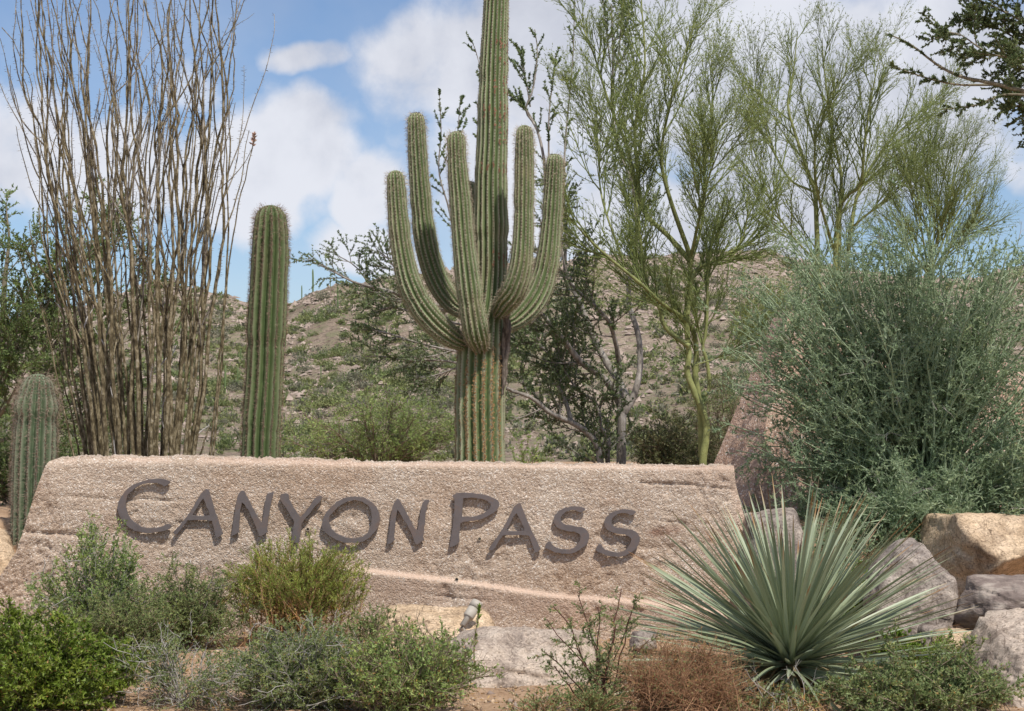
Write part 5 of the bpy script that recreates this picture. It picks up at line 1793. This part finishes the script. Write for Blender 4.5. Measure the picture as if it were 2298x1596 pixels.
def agave():
    Y = 11.35
    px = 1768
    bx = px2x(px, Y)
    z0 = float(zg(bx, Y))
    root = thing('desert_spoon', (bx, Y, z0), 'spiky blue grey desert spoon with hundreds of narrow sawtoothed leaves', 'agave')
    mat = sotol_mat()
    meshes = []
    for v in range(14):
        K = 13
        L = 1.0
        t = np.linspace(0, 1, K)
        droop = rng.uniform(.0, .10) + (.16 if v >= 11 else 0)
        side = rng.normal() * .035
        c = np.stack([t * L, side * t ** 2, -droop * t ** 2.2], -1)
        w = np.interp(t, [0, .03, .12, .5, .8, .93, 1], [.026, .019, .0165, .0135, .0085, .004, .0012])
        tw = rng.normal() * .5 * t
        sd = np.stack([0 * t, np.cos(tw), np.sin(tw)], -1)
        up = np.stack([0 * t, -np.sin(tw), np.cos(tw)], -1)
        fold = .30
        Lf = c + sd * w[:, None] + up * (w * fold)[:, None]
        Rt = c - sd * w[:, None] + up * (w * fold)[:, None]
        # five columns: edge, inner edge, middle, ...
        cols = [Lf, c + sd * (w * .8)[:, None] + up * (w * fold * .75)[:, None], c, c - sd * (w * .8)[:, None] + up * (w * fold * .75)[:, None], Rt]
        V = np.stack(cols, 1)
        edge = np.tile(np.array([1., 0, 0, 0, 1.]), (K, 1))
        tip = np.tile(ss(.82, .93, t)[:, None], (1, 5)) if v % 3 else np.tile(ss(.92, .98, t)[:, None], (1, 5))
        ii = np.arange(K * 5).reshape(K, 5)
        F = np.stack([ii[:-1, :-1], ii[:-1, 1:], ii[1:, 1:], ii[1:, :-1]], -1).reshape(-1, 4)
        mb = MB().add(V, F)
        # hooked teeth along both margins
        nt_ = 20
        tt = np.linspace(.12, .8, nt_)
        for sgn, E in ((1, Lf), (-1, Rt)):
            e = np.stack([np.interp(tt, t, E[:, a]) for a in range(3)], -1)
            e2 = np.stack([np.interp(tt + .006, t, E[:, a]) for a in range(3)], -1)
            tp = (e + e2) / 2 + np.array([.006, sgn * .004, 0])
            mb.add(np.stack([e, e2, tp], 1), np.arange(nt_ * 3).reshape(-1, 3))
        o = mb.build('leaf', mat, smooth=True)
        ev = np.concatenate([edge.reshape(-1), np.ones(nt_ * 6)])
        tv = np.concatenate([tip.reshape(-1), np.zeros(nt_ * 6)])
        for nme, val in (('edge', ev), ('tip', tv)):
            a = o.data.attributes.new(nme, 'FLOAT', 'POINT')
            a.data.foreach_set('value', val.astype(np.float32))
        meshes.append(o.data)
        bpy.data.objects.remove(o)
    hub = np.array([0, 0, .11])
    n = 300
    k = np.arange(n) + .5
    el = 80 - 90 * (k / n) ** .85
    az = k * 2.399963 + rng.normal(size=n) * .12
    for i in range(n):
        e = math.radians(min(88, el[i] * 1.02 + rng.normal() * 3.5))
        a = az[i]
        d = np.array([math.cos(e) * math.cos(a), math.cos(e) * math.sin(a), math.sin(e)])
        inner = i < 20
        Ls = rng.uniform(.91, 1.11) * (1 + .16 * max(0, math.cos(e) - .45)) * (1 if not inner else rng.uniform(.55, 1.0))
        me = meshes[int(rng.integers(0, 11)) if e > .15 else int(rng.integers(5, 14))]
        x = d
        upv = np.array([-math.sin(e) * math.cos(a), -math.sin(e) * math.sin(a), math.cos(e)])
        y = np.cross(upv, x)
        o = bpy.data.objects.new('leaf', me)
        C.objects.link(o)
        o.parent = root
        mt = Matrix(((x[0], y[0], upv[0]), (x[1], y[1], upv[1]), (x[2], y[2], upv[2]))).to_4x4()
        rl = rng.normal() * .35
        mt = mt @ Matrix.Rotation(rl, 4, 'X') @ Matrix.Diagonal((Ls, rng.uniform(.72, 1.02), 1, 1))
        mt.translation = Vector(hub + d * .04 + np.array([0, 0, .10 * math.sin(e)]))
        o.matrix_local = mt
    # the many further leaves behind and between those, as one part
    mb = MB()
    for i in range(190):
        e = math.radians(rng.uniform(-4, 62))
        a = rng.uniform(0, 2 * math.pi)
        me = meshes[int(rng.integers(0, 14))]
        co = np.zeros(len(me.vertices) * 3, np.float32)
        me.vertices.foreach_get('co', co)
        co = co.reshape(-1, 3)[:65] * np.array([rng.uniform(.85, 1.15), rng.uniform(.72, 1.0), 1])
        x = np.array([math.cos(e) * math.cos(a), math.cos(e) * math.sin(a), math.sin(e)])
        up = np.array([-math.sin(e) * math.cos(a), -math.sin(e) * math.sin(a), math.cos(e)])
        y = np.cross(up, x)
        r = rng.normal() * .35
        y, up = y * math.cos(r) + up * math.sin(r), up * math.cos(r) - y * math.sin(r)
        V = co[:, :1] * x + co[:, 1:2] * y + co[:, 2:3] * up + np.array([bx, Y, z0]) + hub + x * .04
        ii = np.arange(65).reshape(13, 5)
        mb.add(V, np.stack([ii[:-1, :-1], ii[:-1, 1:], ii[1:, 1:], ii[1:, :-1]], -1).reshape(-1, 4))
    o = mb.build('leaves', mat, root, smooth=True, kind='stuff')
    tv = np.tile(np.repeat(ss(.86, .96, np.linspace(0, 1, 13)), 5), 190)
    ev = np.tile(np.tile(np.array([1., 0, 0, 0, 1.]), 13), 190)
    for nme, val in (('edge', ev), ('tip', tv)):
        a_ = o.data.attributes.new(nme, 'FLOAT', 'POINT')
        a_.data.foreach_set('value', val.astype(np.float32))
    # skirt of dried leaves under the rosette
    m_ = 130
    a = rng.uniform(0, 6.28, m_)
    e = rng.uniform(-.75, -.05, m_)
    d = np.stack([np.cos(e) * np.cos(a), np.cos(e) * np.sin(a), np.sin(e)], -1)
    K = 7
    t = np.linspace(0, 1, K)[None, :, None]
    Ls = rng.uniform(.2, .55, m_)[:, None, None]
    b0 = np.array([bx, Y, z0 + .14])
    P = b0 + d[:, None, :] * (.05 + t * Ls) + np.array([0, 0, -.10]) * t ** 2 + np.array([0, 0, .03])
    P[..., 2] = np.maximum(P[..., 2], z0 + .01)
    w = np.interp(np.linspace(0, 1, K), [0, .2, 1], [.014, .011, .001])
    sd = unit(np.cross(d, np.array([0, 0, 1.])))[:, None, :] * w[None, :, None]
    V = np.stack([P - sd, P + sd], 2)
    ii = np.arange(m_ * K * 2).reshape(m_, K, 2)
    F = np.stack([ii[:, :-1, 0], ii[:, :-1, 1], ii[:, 1:, 1], ii[:, 1:, 0]], -1).reshape(-1, 4)
    o = MB().add(V, F).build('dry_leaves', M['sotol_dead'], root, kind='stuff')


agave()


# ================================================================== FOREGROUND PLANTS
LN, LS = 1.15, 1.15
LEAFTRI = True
DRY = True

def front_plants():
    # leggy grey green bush by the C
    tips = np.vstack([dome(34, .46, .70, .4, .45, .25), dome(12, .30, .86, .85, .3, .2, .05)])
    bush('leggy_bush', 'tall leggy bush with fresh green tops in front of the wall below the letter C', 'bush', 215, 12.65, tips, (.005, .002),
         [dict(n=8, t0=.35, ang=(20, 50), L=(.10, .26), K=5, up=.06, wig=.1, r=.0028, tip=.5), dict(n=4, t0=.2, ang=(25, 60), L=(.04, .12), K=4, up=.03, wig=.1, r=.0018, tip=.5)],
         [(0, 1, dict(n=16, t0=.75, L=(.014, .026), W=.5)), (1, 1, dict(n=8, t0=.15, L=(.010, .022), W=.45)), (2, 1, dict(n=7, t0=.05, L=(.010, .022), W=.45)), (2, 2, dict(n=3, t0=.0, L=(.010, .020), W=.4))], 'twig_pale', ['leaf_bright', 'leaf_fern'], pale=40)
    # feathery bush right of it
    tips = dome(60, .56, .60, .3, .5, .3)
    bush('feathery_bush', 'low feathery green bush against the wall between leggy bush and broom', 'bush', 425, 12.75, tips, (.005, .002),
         [dict(n=8, t0=.2, ang=(30, 65), L=(.10, .24), K=5, up=.0, wig=.1, r=.0026, tip=.5), dict(n=5, t0=.15, ang=(40, 75), L=(.05, .11), K=4, up=-.02, wig=.08, r=.0016, tip=.5)],
         [(1, 1, dict(n=9, t0=.1, L=(.010, .020), W=.32)), (2, 1, dict(n=15, t0=.05, L=(.009, .018), W=.32)), (2, 2, dict(n=2, t0=.1, L=(.010, .018), W=.35))], 'twig_brown', ['leaf_fern', 'leaf_grey'], pale=30)
    tips = dome(40, .40, .50, .3, .5, .25)
    bush('feathery_bush', 'small olive feathery bush filling the gap under the leggy bush', 'bush', 290, 12.25, tips, (.005, .002),
         [dict(n=8, t0=.2, ang=(30, 65), L=(.10, .22), K=5, up=.0, wig=.1, r=.0026, tip=.5), dict(n=5, t0=.15, ang=(40, 75), L=(.05, .11), K=4, up=-.02, wig=.08, r=.0016, tip=.5)],
         [(1, 1, dict(n=9, t0=.1, L=(.010, .020), W=.32)), (2, 1, dict(n=14, t0=.05, L=(.009, .018), W=.32))], 'twig_brown', 'leaf_fern')
    # lush dark green mound bottom left
    tips = np.vstack([dome(150, .62, .52, .25, .55, .5), dome(5, .05, .62, .9, .2, .05, -.22), dome(40, .38, .20, .3, .5, .35, .22)])
    bush('lush_bush', 'dense deep green mounding bush filling the bottom left corner', 'bush', 95, 10.75, tips, (.004, .0015),
         [dict(n=9, t0=.25, ang=(20, 60), L=(.08, .20), K=5, up=.03, wig=.12, r=.002, tip=.5), dict(n=4, t0=.2, ang=(25, 65), L=(.03, .08), K=3, up=.02, wig=.1, r=.0014, tip=.5)],
         [(0, 1, dict(n=14, t0=.6, L=(.013, .024), W=.5)), (1, 1, dict(n=14, t0=.1, L=(.012, .024), W=.5)), (2, 1, dict(n=8, t0=.05, L=(.012, .024), W=.5))], 'twig_brown', 'leaf_lush')
    # yellow green broom
    tips = dome(190, .52, .74, .5, .30, .34)
    tips[:, 0] += .02 * tips[:, 2]
    bush('broom_bush', 'rounded yellow green broom with rusty orange base below the letters Y and O', 'bush', 668, 12.95, tips, (.0035, .0013),
         [dict(n=9, t0=.35, ang=(10, 30), L=(.12, .28), K=5, up=.10, wig=.06, r=.0018, tip=.5, fall=.6)],
         [(0, 1, dict(n=14, t0=.55, L=(.012, .026), W=.20, up=.3)), (1, 1, dict(n=17, t0=.1, L=(.012, .028), W=.20, up=.35)), (0, 2, dict(n=34, t0=.08, t1=.6, L=(.010, .030), W=.25, up=.1, jit=.012))], 'twig_dry', ['leaf_broom', 'leaf_dry'], spread=.16)
    # sparse bush with white twigs
    tips = np.vstack([dome(30, .50, .46, .35, .6, .36)])
    r, lv = bush('twiggy_bush', 'sparse bush with bare white twigs on open soil right of the lush bush', 'bush', 420, 10.8, tips, (.0045, .0018),
         [dict(n=7, t0=.25, ang=(30, 65), L=(.10, .25), K=6, up=.02, wig=.16, r=.0026, tip=.5), dict(n=4, t0=.2, ang=(35, 70), L=(.04, .10), K=4, up=-.02, wig=.12, r=.0016, tip=.5)],
         [(2, 1, dict(n=9, t0=.1, L=(.008, .018), W=.4)), (1, 1, dict(n=5, t0=.4, L=(.008, .016), W=.4))], 'twig_pale', 'leaf_fern', pale=60)
    # dense feathery bush, centre left
    tips = dome(110, .54, .50, .25, .5, .40)
    bush('dense_bush', 'dense small leaved bush with fallen twigs under the broom', 'bush', 690, 10.75, tips, (.005, .0018),
         [dict(n=8, t0=.2, ang=(30, 65), L=(.10, .24), K=5, up=.01, wig=.12, r=.0026, tip=.5), dict(n=5, t0=.15, ang=(35, 70), L=(.04, .11), K=4, up=-.02, wig=.1, r=.0016, tip=.5)],
         [(1, 1, dict(n=8, t0=.1, L=(.010, .019), W=.38)), (2, 1, dict(n=10, t0=.05, L=(.009, .018), W=.38))], 'twig_pale', 'leaf_fern', pale=110)
    # bright bush centre, brown twiggy base
    tips = dome(140, .47, .55, .40, .5, .40)
    bush('twig_based_bush', 'bright leaved bush on grey brown twigs at bottom centre', 'bush', 920, 10.45, tips, (.004, .0018),
         [dict(n=8, t0=.2, ang=(18, 50), L=(.10, .22), K=5, up=.03, wig=.12, r=.0026, tip=.5, fall=.5), dict(n=4, t0=.2, ang=(30, 65), L=(.03, .09), K=4, up=.02, wig=.1, r=.0016, tip=.5)],
         [(0, 1, dict(n=10, t0=.75, L=(.012, .026), W=.45)), (1, 1, dict(n=6, t0=.5, L=(.010, .024), W=.45)), (2, 1, dict(n=3, t0=.2, L=(.010, .022), W=.45))], 'twig_brown', 'leaf_bright', spread=.10, pale=160, pmat='twig_brown')
    # single upright sprig before the slab
    Y = 11.55
    bx = px2x(1068, Y)
    z0 = float(zg(bx, Y))
    root = thing('leafy_sprig', (bx, Y, z0), 'single upright leafy sprig standing in front of the pale slab', 'plant')
    P, R = limb([(1072, 1545), (1064, 1480), (1066, 1430), (1072, 1395), (1076, 1360)], Y, .006, .003, 16)
    MB().add(*tubes(P, R, 6)).build('stem', M['twig_brown'], root, smooth=True)
    mb = MB()
    mb.add(*leaves(P, n=46, t0=.5, L=(.022, .040), W=.42, ang=(45, 80), up=.2), 0)
    mb.add(*leaves(P, n=16, t0=.9, L=(.02, .035), W=.5, ang=(20, 70), up=.4), 1)
    mb.add(*leaves(P, n=18, t0=.3, t1=.6, L=(.015, .03), W=.42, ang=(60, 120), up=-.3), 2)
    mb.build('foliage', [M['leaf_lush'], M['leaf_fresh'], M['leaf_dry']], root)
    # thorny red stemmed bush
    tips = np.array([[-.30, 0, .50], [-.24, -.05, .60], [-.12, .05, .66], [-.16, -.1, .42], [.0, 0, .58], [.12, .04, .68], [.22, -.04, .66], [.10, -.1, .5], [-.34, .05, .33], [.28, 0, .4], [-.05, .1, .45], [.18, .1, .5], [-.26, -.1, .25], [.3, -.1, .22], [.05, -.15, .3]])
    bush('thorny_bush', 'open bush of dark red thorny stems and tiny green leaves right of the slab', 'bush', 1345, 10.6, tips, (.0058, .0026),
         [dict(n=7, t0=.15, ang=(30, 70), L=(.08, .2), K=5, up=.02, wig=.14, r=.0022, tip=.5), dict(n=5, t0=.15, ang=(35, 70), L=(.03, .09), K=4, up=.0, wig=.12, r=.0014, tip=.5)],
         [(1, 1, dict(n=8, t0=.05, L=(.008, .017), W=.42)), (2, 1, dict(n=11, t0=.05, L=(.008, .017), W=.42))], 'twig_red', 'leaf_grey', spread=.06, twm='twig_brown')
    tips = dome(40, .24, .20, .3, .5, .2)
    bush('low_bush', 'low tufted green plant at the foot of the thorny stems', 'plant', 1330, 10.4, tips, (.003, .0012),
         [dict(n=7, t0=.2, ang=(25, 60), L=(.05, .12), K=4, up=.02, wig=.12, r=.0016, tip=.5)],
         [(1, 1, dict(n=12, t0=.05, L=(.008, .018), W=.42))], 'twig_dry', 'leaf_grey')
    # rusty dry tangle
    tips = dome(120, .40, .42, .3, .5, .30)
    bush('dry_shrub', 'rusty brown leafless tangle of dead stems left of the agave', 'bush', 1530, 10.45, tips, (.003, .0016),
         [dict(n=9, t0=.15, ang=(15, 60), L=(.10, .26), K=7, up=.0, wig=.26, r=.0022, tip=.6), dict(n=3, t0=.2, ang=(25, 70), L=(.06, .16), K=6, up=-.02, wig=.3, r=.0018, tip=.6)],
         [(2, 1, dict(n=1, t0=.2, L=(.008, .014), W=.4))], 'twig_dry', ['leaf_grey'], spread=.18)
    # fresh green mound behind the agave
    tips = dome(130, .40, .62, .3, .5, .22)
    bush('fresh_bush', 'fresh bright green mound glimpsed behind the right hand agave leaves', 'bush', 1940, 13.0, tips, (.003, .0014),
         [dict(n=8, t0=.25, ang=(25, 60), L=(.07, .16), K=5, up=.04, wig=.1, r=.0018, tip=.5)],
         [(0, 1, dict(n=10, t0=.5, L=(.014, .026), W=.42)), (1, 1, dict(n=15, t0=.05, L=(.013, .025), W=.42))], 'twig_brown', 'leaf_fresh', zoff=-.02)
    tips = dome(60, .22, .22, .35, .5, .2)
    bush('fresh_bush', 'low spreading green plant at the base of the grey boulder', 'bush', 2010, 12.1, tips, (.003, .0014),
         [dict(n=8, t0=.25, ang=(25, 60), L=(.06, .14), K=5, up=.04, wig=.1, r=.0018, tip=.5)],
         [(1, 1, dict(n=15, t0=.05, L=(.012, .024), W=.42))], 'twig_brown', 'leaf_fresh')
    # low mixed greens bottom right
    tips = np.vstack([dome(130, .58, .30, .3, .4, .36), dome(18, .5, .48, .8, .4, .25)])
    bush('salvia_bush', 'low grey green leafy bush under the agave at bottom right', 'bush', 2070, 10.45, tips, (.003, .0014),
         [dict(n=7, t0=.25, ang=(20, 60), L=(.05, .15), K=5, up=.04, wig=.1, r=.0018, tip=.5), dict(n=3, t0=.2, ang=(30, 60), L=(.03, .07), K=3, up=.02, wig=.1, r=.0013, tip=.5)],
         [(0, 1, dict(n=10, t0=.5, L=(.012, .024), W=.5)), (1, 1, dict(n=10, t0=.05, L=(.011, .022), W=.5)), (2, 1, dict(n=5, t0=.05, L=(.011, .022), W=.5))], 'twig_brown', 'leaf_grey', spread=.22)
    tips = dome(60, .26, .30, .4, .4, .2)
    bush('grassy_clump', 'yellowing green clump on the soil beside the corner slab', 'plant', 2130, 11.6, tips, (.0025, .001),
         [dict(n=6, t0=.2, ang=(12, 40), L=(.06, .16), K=4, up=.05, wig=.08, r=.0016, tip=.5)],
         [(1, 1, dict(n=10, t0=.05, L=(.014, .030), W=.25, up=.3)), (0, 2, dict(n=5, t0=.05, t1=.6, L=(.015, .03), W=.25))], 'twig_brown', ['leaf_fresh', 'leaf_dry'], spread=.16)
    tips = dome(40, .36, .17, .4, .4, .2)
    bush('low_bush', 'sprawling green and dry weeds in front of the agave base', 'plant', 1735, 10.5, tips, (.003, .0012),
         [dict(n=7, t0=.2, ang=(25, 60), L=(.05, .14), K=4, up=.02, wig=.14, r=.0016, tip=.5)],
         [(1, 1, dict(n=9, t0=.05, L=(.010, .020), W=.42)), (0, 2, dict(n=6, t0=.05, L=(.02, .04), W=.25))], 'twig_dry', ['leaf_grey', 'leaf_dry'], spread=.22, pale=30)
    tips = dome(24, .22, .15, .4, .4, .2)
    bush('low_bush', 'small dark tuft at the very bottom between bright bush and slab', 'plant', 1215, 10.35, tips, (.003, .0012),
         [dict(n=7, t0=.2, ang=(25, 60), L=(.05, .12), K=4, up=.02, wig=.12, r=.0016, tip=.5)],
         [(1, 1, dict(n=8, t0=.05, L=(.008, .018), W=.42))], 'twig_dry', 'leaf_grey')
    tips = dome(18, .25, .36, .4, .4, .2)
    bush('weedy_plant', 'thin weedy plant at the wall foot right of the broom', 'plant', 830, 12.7, tips, (.0035, .0014),
         [dict(n=7, t0=.25, ang=(25, 60), L=(.07, .18), K=5, up=.03, wig=.1, r=.002, tip=.5)],
         [(1, 1, dict(n=12, t0=.05, L=(.012, .024), W=.4))], 'twig_brown', 'leaf_fern')


front_plants()


# ================================================================== SPOTLIGHT
def fixture():
    Y = 12.7
    a = at(1043, 1397, Y)
    b_ = at(1066, 1362, Y)
    ax = unit(b_ - a)
    ax = unit(ax + np.array([0, .55, 0]))
    root = thing('spotlight', a - np.array([0, 0, .03]), 'small cream bullet spotlight on a stub aimed at the wall', 'spotlight')
    U = unit(np.cross(ax, np.array([0, 0, 1.])))
    W = np.cross(U, ax)
    s_ = np.linalg.norm(b_ - a)
    n = 20
    th = np.arange(n) / n * 2 * math.pi
    def lathe(name, prof):
        mb = MB()
        rings = [a + ax * t + (np.cos(th)[:, None] * U + np.sin(th)[:, None] * W) * r for t, r in prof]
        V = np.vstack(rings)
        i = np.arange(n)
        for k in range(len(prof) - 1):
            pass
        F = np.vstack([np.stack([k * n + i, k * n + (i + 1) % n, (k + 1) * n + (i + 1) % n, (k + 1) * n + i], -1) for k in range(len(prof) - 1)])
        mb.add(V, F)
        return mb.build(name, M['lamp'], root, smooth=False)
    lathe('knuckle', [(-.03, .001), (-.03, .021), (.035, .021), (.038, .026), (.042, .026)])
    lathe('housing', [(.042, .001), (.042, .034), (.050, .038), (.118, .038), (.120, .034), (.124, .034)])
    lathe('shroud', [(.124, .002), (.124, .0405), (.175, .0405), (.176, .036), (.140, .035), (.138, .001)])
    P = np.array([a + ax * -.04, a + np.array([0, 0, -.06]), a + np.array([0, .0, -.16])])[None]
    MB().add(*tubes(P, np.array([[.013, .013, .013]]), 8)).build('stem', M['lamp'], root, smooth=True)


fixture()
